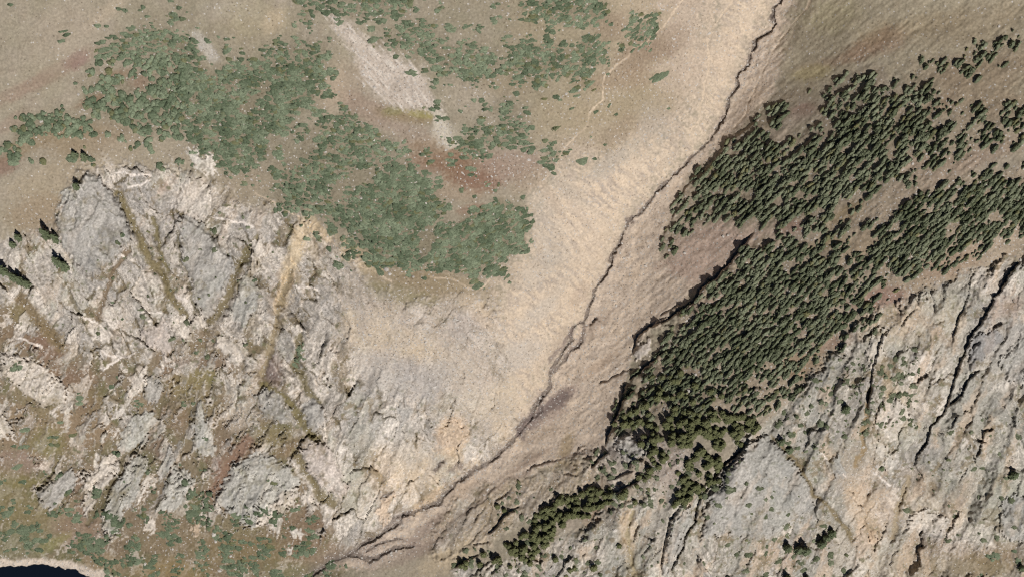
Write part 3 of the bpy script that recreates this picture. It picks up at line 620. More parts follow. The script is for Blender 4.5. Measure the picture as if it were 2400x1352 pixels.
# ------------------------------------------------------------------ single slabs of bare rock
TONES = {'grey': (180, 174, 164), 'cream': (222, 208, 190), 'lichen': (196, 191, 178), 'white': (228, 216, 200), 'orange': (214, 184, 150), 'dark': (150, 146, 144), 'pink': (208, 192, 178)}
SLABS = [
    ([(130, 520), (165, 450), (200, 405), (240, 420), (265, 450), (300, 510), (310, 560), (270, 610), (215, 645), (185, 630), (150, 590), (135, 550)], 'grey', 4, "broad domed grey rock slab right of the dark conifers on the left cliff"),
    ([(128, 485), (150, 445), (178, 418), (192, 440), (170, 468), (142, 488)], 'lichen', 1.5, "pale lichen-covered rock cap at the top edge of the grey dome"),
    ([(413, 470), (440, 418), (475, 425), (503, 465), (490, 500), (472, 520), (440, 500), (415, 490)], 'cream', 2.2, "cream and grey block of rock on top of the long pointed slab"),
    ([(412, 498), (440, 502), (480, 525), (535, 590), (552, 640), (520, 690), (505, 735), (470, 748), (450, 690), (430, 620), (420, 560)], 'grey', 3.4, "long grey rock slab tapering downwards to a pale tip"),
    ([(434, 356), (465, 347), (472, 366), (490, 360), (503, 388), (513, 418), (484, 408), (456, 392)], 'white', 1.8, "white rock outcrop at the lower edge of the pine thicket"),
    ([(328, 770), (345, 760), (358, 770), (380, 742), (400, 762), (402, 820), (386, 846), (364, 815), (335, 806)], 'pink', 2.2, "pinkish cream slab with a pointed foot above the stony hollow"),
    ([(408, 750), (424, 732), (446, 762), (452, 798), (436, 806), (416, 782)], 'cream', 2.2, "small cream slab tilted between two dark clefts above the stony hollow"),
    ([(455, 735), (478, 745), (488, 770), (470, 778), (452, 760)], 'cream', 1.4, "cream rock tip just above the stony hollow"),
    ([(566, 655), (585, 636), (606, 668), (602, 720), (570, 762), (545, 752), (535, 735), (556, 700)], 'lichen', 2.2, "lichen-tinged leaning slab right of the stony hollow"),
    ([(588, 565), (612, 545), (618, 590), (602, 650), (586, 640)], 'cream', 2, "narrow cream slab left of the yellow debris chute"),
    ([(600, 720), (622, 725), (620, 780), (604, 806), (588, 770)], 'cream', 1.8, "cream slab below the yellow debris chute's left edge"),
    ([(515, 790), (545, 785), (570, 800), (580, 832), (550, 868), (530, 840), (512, 815)], 'cream', 2, "cream slab with a rounded foot right of the stony hollow"),
    ([(0, 828), (60, 838), (112, 858), (140, 888), (156, 915), (150, 942), (100, 956), (70, 935), (20, 890), (5, 870)], 'cream', 2.6, "wide cream and grey outcrop at the left edge below the brown ledge"),
    ([(-30, 965), (15, 975), (30, 1000), (42, 1038), (22, 1024), (-30, 1000)], 'cream', 2, "cream rock nose at the left edge above the olive hollow"),
    ([(312, 895), (338, 860), (350, 872), (328, 915), (300, 960), (278, 982), (258, 982), (285, 945)], 'white', 1.6, "narrow white rock rib slanting down above the brown slope"),
    ([(345, 870), (380, 880), (390, 915), (368, 945), (342, 940), (332, 915)], 'grey', 1.8, "rounded grey slab beside the narrow white rib"),
    ([(275, 1050), (288, 1000), (315, 968), (352, 962), (368, 985), (345, 1025), (318, 1045), (297, 1060)], 'lichen', 2.2, "lichen-speckled slab on the brown slope left of the long cleft"),
    ([(83, 1142), (130, 1120), (172, 1094), (182, 1122), (155, 1165), (128, 1194), (113, 1200), (88, 1168)], 'grey', 2.4, "grey slab with a cream tip above the olive lakeside slope"),
    ([(192, 1128), (215, 1100), (245, 1066), (278, 1062), (276, 1100), (245, 1150), (206, 1206), (194, 1188)], 'cream', 2.4, "cream ribbed slab left of the long cleft above the lake"),
    ([(238, 1228), (252, 1165), (290, 1095), (325, 1060), (345, 1072), (346, 1105), (316, 1180), (290, 1200), (275, 1256), (246, 1255)], 'lichen', 2.8, "long ribbed slab reaching lowest towards the lake"),
    ([(318, 1165), (345, 1118), (362, 1118), (340, 1160), (322, 1182)], 'white', 1.4, "white rock sliver right of the long ribbed slab"),
    ([(366, 1110), (385, 1060), (398, 1043), (412, 1075), (395, 1115), (375, 1130)], 'grey', 1.8, "grey rib of rock standing in the brown heath"),
    ([(383, 1140), (410, 1095), (445, 1100), (460, 1120), (440, 1160), (418, 1196), (380, 1205), (360, 1190), (388, 1165)], 'lichen', 2, "broken lichen-grey slab above the green bushes"),
    ([(450, 1002), (458, 955), (470, 936), (484, 960), (480, 990), (505, 1025), (502, 1068), (474, 1072), (454, 1045)], 'lichen', 2.2, "pale green upright slab standing alone in the heath"),
    ([(524, 1125), (545, 1082), (600, 1058), (655, 1078), (702, 1118), (688, 1160), (650, 1192), (602, 1236), (562, 1222), (500, 1172)], 'lichen', 2.8, "broad speckled grey-green slab above the lower heath"),
    ([(334, 1240), (350, 1208), (366, 1220), (352, 1250)], 'cream', 1.4, "small cream rock among the green lakeside bushes"),
    ([(445, 1245), (462, 1210), (474, 1222), (470, 1255), (452, 1262)], 'orange', 0.8, "small patch of bare orange-tan rock beside the green bushes"),
    ([(696, 1056), (722, 1042), (745, 1032), (772, 1042), (784, 1080), (818, 1138), (802, 1162), (776, 1162), (735, 1110)], 'pink', 3.4, "large tilted cream block with cracks beside the green cleft"),
    ([(600, 1216), (650, 1162), (690, 1146), (702, 1158), (650, 1215), (604, 1240)], 'cream', 1.8, "cream slanting edge of rock above the small lower blocks"),
    ([(700, 1168), (722, 1148), (748, 1182), (732, 1198)], 'cream', 1.6, "cream block below the large cracked block"),
    ([(632, 1222), (648, 1204), (664, 1222), (652, 1258), (632, 1252)], 'white', 1.6, "white block lowest on the heath left of the gully mouth"),
    ([(680, 1248), (698, 1232), (710, 1256), (692, 1268)], 'white', 1.4, "square white block in the brown heath near the gully mouth"),
    ([(662, 1288), (676, 1272), (686, 1290), (670, 1304)], 'white', 1.3, "small pointed white block lowest near the gully mouth"),
    ([(598, 925), (630, 908), (668, 930), (694, 985), (655, 998), (618, 975)], 'grey', 2, "grey slab between the gravel chute and the green cleft"),
    ([(708, 945), (728, 930), (758, 958), (764, 985), (736, 1008), (716, 990)], 'grey', 2, "grey slab right of the green cleft"),
    ([(744, 1012), (762, 985), (772, 1022), (758, 1026)], 'cream', 1.2, "small cream rock above the large cracked block"),
    ([(752, 848), (768, 815), (786, 825), (784, 862), (770, 895), (754, 888)], 'white', 1.8, "white oval slab below the orange-tinted debris"),
    ([(797, 1050), (808, 1038), (820, 1055), (808, 1062)], 'white', 1.1, "small white block right of the large cracked block"),
    ([(905, 990), (930, 985), (935, 1000), (912, 1012), (900, 1006)], 'white', 1.4, "white lens of rock amid the grey debris right of the cliff"),
    ([(925, 960), (945, 935), (965, 960), (962, 985), (935, 985)], 'grey', 1.6, "grey plate of rock above the white lens"),
    ([(970, 950), (980, 940), (988, 965), (978, 975)], 'grey', 1.4, "small blue-grey plate beside the larger grey plate"),
    ([(1040, 1000), (1060, 978), (1090, 1000), (1100, 1030), (1070, 1045), (1045, 1040), (1035, 1020)], 'orange', 2, "orange-stained rock knob above the gully bend"),
    ([(1085, 1060), (1100, 1030), (1118, 1050), (1110, 1085), (1090, 1090)], 'cream', 1.6, "cream rock rib beside the orange-stained knob"),
    ([(905, 1235), (880, 1200), (905, 1150), (925, 1150), (915, 1190)], 'orange', 1.6, "orange-tan rib above the gully's lower channel"),
    ([(1450, 1062), (1440, 1030), (1462, 1018), (1500, 1030), (1515, 1060), (1490, 1085), (1462, 1078)], 'grey', 3, "layered grey crag at the cliff edge below the forest"),
    ([(1478, 836), (1492, 800), (1520, 790), (1528, 815), (1500, 845)], 'pink', 2, "pale broken crag on the edge above the gully's right wall"),
    ([(1555, 1345), (1562, 1270), (1582, 1215), (1622, 1190), (1625, 1225), (1600, 1265), (1585, 1310), (1565, 1360)], 'grey', 2.6, "long smooth grey rib between two dark cracks at the bottom edge"),
    ([(1750, 1045), (1795, 1012), (1848, 1070), (1898, 1140), (1906, 1190), (1860, 1225), (1800, 1262), (1700, 1255), (1640, 1262), (1650, 1190), (1690, 1120)], 'grey', 3.2, "huge smooth grey slab below the forest's lower tip"),
    ([(2050, 1060), (2048, 1020), (2075, 1040), (2078, 1070), (2062, 1078)], 'cream', 2, "cream slab above the white block on the right cliff"),
    ([(2060, 1090), (2080, 1070), (2110, 1060), (2105, 1085), (2085, 1105)], 'white', 1.8, "white block in the middle of the right cliff"),
    ([(1940, 1080), (1965, 1060), (1985, 1110), (1975, 1120), (1950, 1110)], 'grey', 1.8, "grey slab with a pale edge left of the tan debris"),
    ([(2130, 1220), (2150, 1200), (2190, 1190), (2220, 1215), (2215, 1250), (2190, 1260), (2160, 1245), (2125, 1255)], 'cream', 2.2, "cream crag on the right cliff above the brown corner heath"),
    ([(2030, 1250), (2045, 1230), (2062, 1262), (2045, 1275)], 'orange', 1.4, "orange-tan block at the foot of the right cliff"),
    ([(2340, 1250), (2350, 1170), (2385, 1160), (2430, 1180), (2430, 1250), (2370, 1270)], 'grey', 2.4, "grey fluted buttress at the lower right edge"),
    ([(2262, 840), (2280, 790), (2330, 770), (2350, 790), (2310, 840), (2275, 870)], 'dark', 2.6, "blue-grey slab right of the great dark crack"),
    ([(2340, 850), (2400, 790), (2440, 800), (2440, 880), (2370, 900)], 'grey', 2.4, "grey slab at the right edge beside the great crack"),
    ([(2050, 1000), (2060, 950), (2100, 930), (2130, 960), (2110, 1020), (2080, 1040)], 'cream', 2, "pale slab with green tufts left of the great crack's lower end"),
    ([(2030, 830), (2050, 760), (2080, 770), (2070, 840), (2045, 870)], 'cream', 2, "cream rock face just below the forest's right end"),
]
for i, (pts, tn, up, label) in enumerate(SLABS):
    k = 10 + i
    w, s = poly_sd(pts, 0.9, pad=30)
    p = np.array(pts, float); c = p.mean(0)
    sp = p - c
    ev, evec = np.linalg.eigh(sp.T @ sp)
    ax = evec[:, 1]
    ln = math.sqrt(ev[1] / len(p)); wd_ = math.sqrt(ev[0] / len(p))
    x = PX[w] - c[0]; y = PY[w] - c[1]
    u = x * ax[0] + y * ax[1]; v = -x * ax[1] + y * ax[0]
    ss = 41 + i
    jag = fbm(u / 30 + i * 1.7, v / 6.0, 3, ss + 200)
    s = s + 9.0 * jag + 3.5 * N_fin[w] + 3.0 * GRIT[w] - 1.0
    inside = s > 0
    m = sstep(-2.0, 1.5, s)
    bid, bx, by, edge = cells(u / (ln * 0.9) + WX[w] * 0.02 + 50 + i, v / (wd_ * 0.75) + WY[w] * 0.02 + 50, ss)
    fa = ((bid >> 3) & 1023) / 1023.0 * 2 - 1
    fb = ((bid >> 13) & 1023) / 1023.0 * 2 - 1
    fc = ((bid >> 5) & 511) / 511.0
    stre = fbm((u + 0.8 * WX[w]) / 40 + i * 3.1, (v + 0.8 * WY[w]) / 6.5, 4, ss, 0.65)
    Hm[w] -= 0.5 * m * RELIEF[w]
    Hm[w] = Hm[w] + m * (up * (0.55 + 0.45 * sstep(0, 14, s)) + 0.55 * up * (fa * bx + fb * by) * 0.6 + 0.45 * stre) - m * 0.12 * BROKEN[w] * (1 - sstep(0, 0.05, edge))
    Hm[w] += m * 0.25 * up * (v / (wd_ * 2 + 1)) * (1 if i % 2 else -1)
    base = lin(TONES[tn])
    tonev = 0.5 + 0.75 * stre + 0.3 * (fc - 0.5) + 0.3 * N_fin[w] + 0.25 * GRIT[w] + 0.25 * N_sml[w]
    colr = base[None, None] * (0.70 + 0.52 * np.clip(tonev, 0, 1))[..., None]
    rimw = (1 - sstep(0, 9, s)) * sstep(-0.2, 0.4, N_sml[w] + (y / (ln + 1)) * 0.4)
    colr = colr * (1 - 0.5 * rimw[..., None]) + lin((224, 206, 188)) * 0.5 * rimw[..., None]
    ck = (1 - sstep(0, 0.05, edge)) * 0.5 * BROKEN[w]
    colr = colr * (1 - ck[..., None]) + lin((112, 100, 82)) * ck[..., None]
    tf = sstep(0.45, 0.7, N_sml[w] * 0.7 + N_mid[w] * 0.5 + 0.25 * N_fin[w]) * 0.75
    colr = colr * (1 - tf[..., None]) + lin((128, 116, 80)) * tf[..., None]
    rc = ROCKCOL[w] * (0.35 + 0.75 * base / lin(TONES['cream']))
    colr = 0.45 * colr + 0.55 * rc
    mc = m * 0.95
    C[w] = C[w] * (1 - mc[..., None]) + colr * mc[..., None]
    ROCK[w] = np.maximum(ROCK[w], m * 0.9)
    STONE[w] *= 1 - 0.85 * m
    lab = LAB[w]; lab[inside] = k; LAB[w] = lab
    PIECES[k] = dict(name='rock_slab', label=label, category='rock', kind='thing', group='bare rock slabs on the cliffs')

# ------------------------------------------------------------------ the pale talus streak, gravel and tracks
TALUS = [(762, 28), (800, 42), (835, 75), (880, 100), (930, 130), (985, 165), (1005, 205), (1022, 240), (1040, 262), (1010, 262), (960, 256), (915, 252), (885, 220), (850, 185), (835, 150), (812, 110), (785, 70)]
w, s = poly_sd(TALUS, 1.0, 30)
st = fbm(*rot(PX[w], PY[w], -48, 50, 6), 3, 60)
m = sstep(-12, 13, s + 13 * st + 5 * GRIT[w])
mixc(w, m * 0.85, lin((192, 176, 160)), 0.6)
mixc(w, m * sstep(0.1, 0.5, st) * 0.6, lin((214, 202, 186)))
mixc(w, m * sstep(0.1, 0.6, -st) * 0.55, lin((164, 148, 130)))
Hm[w] += m * (0.5 * st + 0.3 * N_fin[w])
lab = LAB[w]; lab[s > 0] = 2; LAB[w] = lab
PIECES[2] = dict(name='scree_slope', kind='structure', label='pale pinkish gravel streak running down through the pine thickets')
w, s = poly_sd([(1008, 262), (1040, 262), (1058, 300), (1075, 340), (1045, 352), (1020, 320)], 1.4, 30)
mixc(w, sstep(-7, 8, s + 5 * N_sml[w]) * 0.8, lin((192, 180, 160)), 0.7)

TRACKS = [
    ([(1722, -20), (1716, 0), (1692, 37), (1672, 66), (1658, 103), (1662, 130), (1659, 166), (1649, 213), (1641, 253), (1639, 280), (1619, 305)], "pale footpath winding down just left of the gully"),
    ([(1610, -10), (1599, 3), (1566, 47), (1549, 70), (1513, 100), (1483, 113), (1473, 133), (1449, 150), (1416, 183), (1413, 233), (1383, 263), (1376, 296), (1350, 320), (1326, 346), (1300, 396), (1278, 418)], "thin pale footpath crossing the meadow past the small pine patches"),
    ([(1905, -10), (1887, 20), (1860, 57), (1830, 93), (1800, 143), (1772, 200), (1756, 240), (1746, 273), (1719, 302)], "pale footpath on the right bank of the upper gully"),
    ([(600, 455), (667, 490), (710, 517), (766, 560), (813, 603), (856, 630), (883, 636), (915, 662)], "tan footpath along the lip above the left cliff"),
    ([(1010, 650), (1066, 656), (1099, 676), (1129, 676), (1148, 655)], "short tan footpath below the lowest pine thicket"),
]
for i, (pts, label) in enumerate(TRACKS):
    w, d, s, r = line_sd(pts, 0.35)
    wd = 1.5 + 0.7 * N_sml[w]
    m = 1 - sstep(wd * 0.8, wd * 2.0, d)
    mixc(w, m * (0.5 + 0.3 * np.clip(N_mid[w] * 2, -1, 1)), lin((212, 188, 158)), 0.05)
    Hm[w] -= 0.25 * m
    lab = LAB[w]; lab[d < 2.2] = 3 + i; LAB[w] = lab
    PIECES[3 + i] = dict(name='footpath', kind='structure', label=label)

# ------------------------------------------------------------------ the gully's channel
CHANNEL = [(2010, -420), (1950, -250), (1890, -110), (1845, -20), (1830, 5), (1815, 20), (1810, 40), (1816, 56), (1800, 78), (1775, 88), (1767, 100), (1772, 110), (1749, 150), (1726, 186), (1729, 200), (1709, 230), (1701, 266), (1689, 283), (1679, 306), (1656, 336),
           (1616, 376), (1583, 409), (1546, 443), (1533, 457), (1509, 483), (1494, 500), (1471, 523), (1460, 550), (1448, 573), (1436, 596), (1433, 620), (1416, 646), (1396, 670), (1390, 696), (1378, 716), (1373, 740), (1363, 756),
           (1346, 763), (1338, 779), (1341, 796), (1326, 819), (1303, 848), (1290, 873), (1288, 896), (1272, 927), (1250, 957), (1243, 980), (1217, 1014), (1199, 1034), (1175, 1054), (1162, 1070), (1135, 1087), (1102, 1107),
           (1068, 1131), (1048, 1151), (1028, 1178), (1011, 1184), (985, 1194), (968, 1204), (944, 1208), (936, 1222), (901, 1244), (874, 1264), (850, 1276), (817, 1298), (784, 1311), (750, 1331), (715, 1356), (690, 1380), (640, 1440), (560, 1540), (480, 1700)]
BRANCHES = [
    ([(1363, 756), (1367, 775), (1361, 798), (1343, 819), (1316, 850), (1298, 868)], 2.6, 1.6),
    ([(968, 1275), (934, 1285), (901, 1295), (868, 1308), (817, 1301)], 3.0, 1.8),
    ([(1272, 927), (1262, 950), (1268, 962), (1246, 978)], 2.2, 1.2), ([(1230, 985), (1214, 1000), (1222, 1014)], 3.0, 1.4), ([(1810, 38), (1805, 48), (1816, 60)], 2.0, 1.2),
    ([(1400, 745), (1388, 756), (1372, 765)], 2.2, 1.4), ([(955, 1205), (925, 1212), (905, 1232)], 2.2, 1.2), ([(940, 1262), (900, 1270), (860, 1290)], 1.8, 1.0),
    ([(1484, 505), (1470, 512), (1472, 530), (1484, 520)], 1.8, 1.0), ([(1700, 262), (1690, 270), (1694, 285)], 1.8, 1.0), ([(1020, 1100), (1036, 1082)], 1.8, 1.6), ([(895, 1165), (920, 1150)], 1.6, 1.2),
]
CHJIT = 9.0 * fbm(PX / 15, PY / 15, 3, 63)
def carve(pts, wd, dep, k):
    w, d, s, r = line_sd(pts, 0.55, 90)
    d = np.abs(d + 0.28 * CHJIT[w])
    var = 0.7 + 0.7 * np.clip(N_sml[w] + 0.3, -0.3, 1) + 0.5 * np.clip(N_mid[w], 0, 1) + 0.55 * sstep(720, 950, PY[w])
    ww = wd * var
    Hm[w] -= dep * (0.75 + 0.6 * np.clip(N_mid[w], -0.8, 0.8)) * (1 - sstep(ww * 0.35, ww * 1.6, d)) + (3.2 if k == 8 else 0.3) * (1 - sstep(0, 75, d))
    STONE[w] = np.maximum(STONE[w], 0.6 * (1 - sstep(ww * 1.2, ww * 5, d)))
    bed = 1 - sstep(ww * 0.7, ww * 1.45, d)
    mixc(w, bed * (0.62 + 0.3 * np.clip(N_fin[w] + 0.4, 0, 1)), lin((62, 56, 54)), 0.45)
    shoulder = (1 - sstep(ww, ww * (4.0 + 3.5 * np.clip(N_mid[w] + 0.3, 0, 1)), d + 4 * N_fin[w]))
    mixc(w, shoulder * np.where(s > 0, 0.5, 0.3), lin((154, 136, 122)))
    lab = LAB[w]; lab[(d < ww * 1.2) & (lab < 10)] = k; LAB[w] = lab
PIECES[8] = dict(name='stream_bed', kind='structure', label='dark winding stream bed cut down the length of the gully')
PIECES[9] = dict(name='stream_bed', kind='structure', label='dark side runnels beside the main stream bed')
for b in BRANCHES:
    carve(b[0], b[1], b[2], 9)
carve(CHANNEL, 2.7, 2.2, 8)

# gravelly banks either side of the lower channel
for pts, wd, col, k in (([(1325, 925), (1290, 950), (1260, 975), (1225, 1015)], 13, (112, 97, 92), .75), ([(1345, 775), (1320, 815), (1292, 838)], 5, (120, 104, 98), .6), ([(1240, 1000), (1290, 985), (1330, 960)], 7, (160, 138, 124), .5),
                        ([(1055, 1100), (1075, 1085), (1085, 1092)], 5, (116, 100, 90), .6), ([(1400, 1060), (1330, 1068), (1260, 1090), (1180, 1130), (1080, 1210)], 4, (140, 120, 106), .5),
                        ([(1030, 1215), (1000, 1240), (960, 1268)], 10, (138, 118, 106), .6), ([(820, 1300), (780, 1312), (740, 1335)], 14, (110, 98, 88), .5)):
    w, d, s, r = line_sd(pts, 1.0)
    mixc(w, (1 - sstep(wd * .5, wd * 1.8, d + wd * 0.5 * N_fin[w])) * k, lin(col), 0.35)

# ------------------------------------------------------------------ ledges: the ground breaks off to the upper left and the break lies in shade
LEDGES = [
    ([(1800, 252), (1766, 290), (1732, 316), (1699, 346), (1676, 373), (1649, 399), (1619, 426), (1605, 448), (1589, 483), (1576, 510), (1566, 530), (1556, 556), (1548, 583), (1546, 604)], 1.6, 60, 0.0),
    ([(1772, 537), (1749, 566), (1726, 600), (1699, 630), (1676, 653), (1643, 680), (1636, 696), (1623, 713), (1593, 730), (1566, 750), (1526, 766), (1499, 786), (1489, 809), (1479, 838)], 4.2, 55, 0.8),
    ([(1565, 744), (1540, 752), (1520, 770)], 1.8, 30, 0.3), ([(1600, 712), (1570, 728), (1545, 742)], 1.2, 26, 0.2),
    ([(1560, 822), (1553, 826), (1519, 856), (1493, 879), (1473, 896)], 3.6, 50, 0.8), ([(1490, 866), (1460, 876), (1430, 888), (1400, 900)], 1.6, 30, 0.2),
    ([(1488, 910), (1457, 943), (1447, 970), (1437, 997), (1427, 1017), (1421, 1047)], 4.4, 50, 0.8), ([(1470, 900), (1462, 930), (1452, 955)], 2.0, 30, .6),
    ([(1431, 1064), (1407, 1074), (1387, 1097)], 4.0, 34, 0.6), ([(1511, 1077), (1478, 1087), (1472, 1098)], 3.6, 30, 0.6), ([(1511, 1114), (1481, 1137), (1441, 1157), (1425, 1160)], 3.8, 34, 0.6),
    ([(1490, 1100), (1450, 1118), (1420, 1128)], 1.8, 20, 0.3), ([(1505, 1075), (1512, 1060), (1525, 1030), (1535, 1005)], 2.6, 30, 0.4),
    ([(1755, 1034), (1735, 1060), (1702, 1087), (1675, 1121), (1658, 1151), (1638, 1184), (1631, 1221), (1608, 1261), (1595, 1298), (1571, 1350)], 4.0, 46, 1.4),
    ([(1601, 1177), (1575, 1218), (1565, 1261), (1555, 1295), (1551, 1350)], 2.8, 30, 1.2), ([(1545, 1290), (1530, 1270), (1500, 1250), (1495, 1246)], 1.0, 20, 0.6), ([(1498, 1200), (1500, 1235), (1490, 1262)], 1.4, 20, 0.6), ([(1535, 1255), (1522, 1280), (1512, 1300)], 1.2, 20, 0.5),
    ([(2405, 590), (2395, 603), (2369, 646), (2349, 676), (2326, 710), (2309, 743), (2286, 776), (2266, 816), (2249, 859), (2236, 893), (2228, 930), (2218, 953), (2198, 984), (2181, 1004), (2176, 1040), (2154, 1064), (2138, 1111)], 4.4, 70, 0.8),
    ([(2302, 863), (2276, 886), (2255, 927), (2235, 943), (2218, 953)], 3.8, 40, 0.9), ([(2289, 636), (2272, 670), (2262, 726), (2246, 753), (2239, 786), (2234, 805)], 2.0, 30, 0.6), ([(2300, 800), (2285, 812), (2280, 822)], 1.6, 16, 0.4),
    ([(2076, 770), (2063, 810), (2053, 843), (2043, 893), (2040, 930), (2032, 965)], 2.4, 26, 0.8), ([(2335, 1004), (2308, 1015), (2302, 1040), (2288, 1077)], 3.6, 34, 0.9), ([(2060, 950), (2052, 985), (2047, 1010)], 1.6, 20, 0.6), ([(2128, 1140), (2112, 1180), (2108, 1200)], 1.2, 18, .5),
    ([(1220, 1185), (1200, 1200), (1178, 1215), (1160, 1238), (1140, 1250)], 3.0, 34, 0.5), ([(1200, 1148), (1185, 1158), (1160, 1178)], 1.6, 26, 0.3), ([(1140, 1188), (1120, 1210), (1112, 1232)], 1.4, 22, 0.3), ([(1125, 1298), (1100, 1312), (1064, 1328)], 2.4, 26, 0.4), ([(1150, 1266), (1128, 1274), (1108, 1280)], 1.8, 20, 0.3),
    ([(1180, 1320), (1160, 1338), (1150, 1350)], 2.0, 22, 0.5), ([(1370, 1330), (1366, 1305), (1380, 1298)], 1.2, 16, 0.4), ([(1320, 1108), (1340, 1112), (1356, 1114)], 1.2, 14, 0.3), ([(1340, 1098), (1352, 1100)], 1.0, 12, 0.2), ([(1402, 1068), (1380, 1072), (1364, 1078)], 1.0, 16, 0.2),
    ([(960, 1150), (930, 1160), (900, 1180)], 1.2, 20, 0.3), ([(1320, 1075), (1270, 1085), (1230, 1105)], 1.2, 26, .2), ([(1745, 990), (1758, 940), (1770, 905)], 2.6, 24, .3), ([(1400, 745), (1390, 760), (1378, 768)], 1.6, 30, 0.3),
]
for pts, up, dec, cut in LEDGES:
    w, d, s, r = line_sd(pts, 0.45, pad=dec * 2.4)
    sd_ = d * np.where(s == 0, 1, s) + 1.8 * N_fin[w] + 1.2 * N_sml[w]
    fade = sstep(0, 0.10, r) * sstep(0, 0.10, 1 - r)
    fade = np.where(d > 3, fade, fade)
    onl = sstep(0.002, 0.03, r) * sstep(0.002, 0.03, 1 - r)
    amp = up * np.minimum(fade, onl) * (0.8 + 0.5 * N_sml[w])
    Hm[w] += amp * sstep(-1.4, 1.4, sd_) * np.exp(-np.maximum(sd_, 0) / dec)
    if cut:
        Hm[w] -= cut * fade * np.exp(-((sd_ + 2.6) / 2.6) ** 2) * 2.0
        face = np.exp(-((sd_ + 0.6) / 2.6) ** 2) * fade
        ROCK[w] = np.maximum(ROCK[w], face * 0.5)

# ------------------------------------------------------------------ lake basin
EL = np.sqrt(((PX - 70 + WX * 0.9) / 222) ** 2 + ((PY - 1432 + WY * 0.7) / 108) ** 2)
wl = 1 - sstep(1.0, 1.9, EL)
Hm[:] = Hm * (1 - wl) + np.where(EL < 1, (EL - 1) * 18, (EL - 1) * 14) * wl
shore = sstep(1.19, 1.11, EL + 0.05 * N_sml)
mixc(np.s_[:], shore * 0.95, lin((206, 188, 168)), 0.55)
mixc(np.s_[:], sstep(1.02, 0.98, EL), lin((60, 60, 58)), 0.2)
sh = (EL < 1.14 + 0.03 * N_sml)
LAB[sh] = 1
PIECES[1] = dict(name='lake_shore', kind='structure', label='pale stony rim around the dark lake')

# ------------------------------------------------------------------ build the ground, one object for each piece
WXp, WYp, TT = to_world(PX.astype(float), PY.astype(float), Hm.astype(float))
V = np.stack([WXp, WYp, Hm], -1).reshape(-1, 3).astype(np.float32)
SCL = (TT / DIST * 0.25)                       # metres for one layout unit at each spot
C *= (1 + (0.13 + 0.09 * ROCK) * GRIT + (0.06 + 0.06 * ROCK) * (WHITE - 0.5))[..., None]
_l = (C @ np.array([0.3, 0.59, 0.11], np.float32))[..., None]
C = np.clip((_l + 0.84 * (C - _l)) * 0.95, 0.01, 0.85)
STONE[:] = np.clip(STONE, 0, 1)


def nd(nt, typ, **kw):
    n = nt.nodes.new(typ)
    for k, v in kw.items():
        setattr(n, k, v)
    return n


def base_mat(name, rough=0.9, spec=0.1):
    m = bpy.data.materials.new(name)
    m.use_nodes = True
    nt = m.node_tree
    b = nt.nodes['Principled BSDF']
    b.inputs['Roughness'].default_value = rough
    b.inputs['Specular IOR Level'].default_value = spec
    return m, nt, b


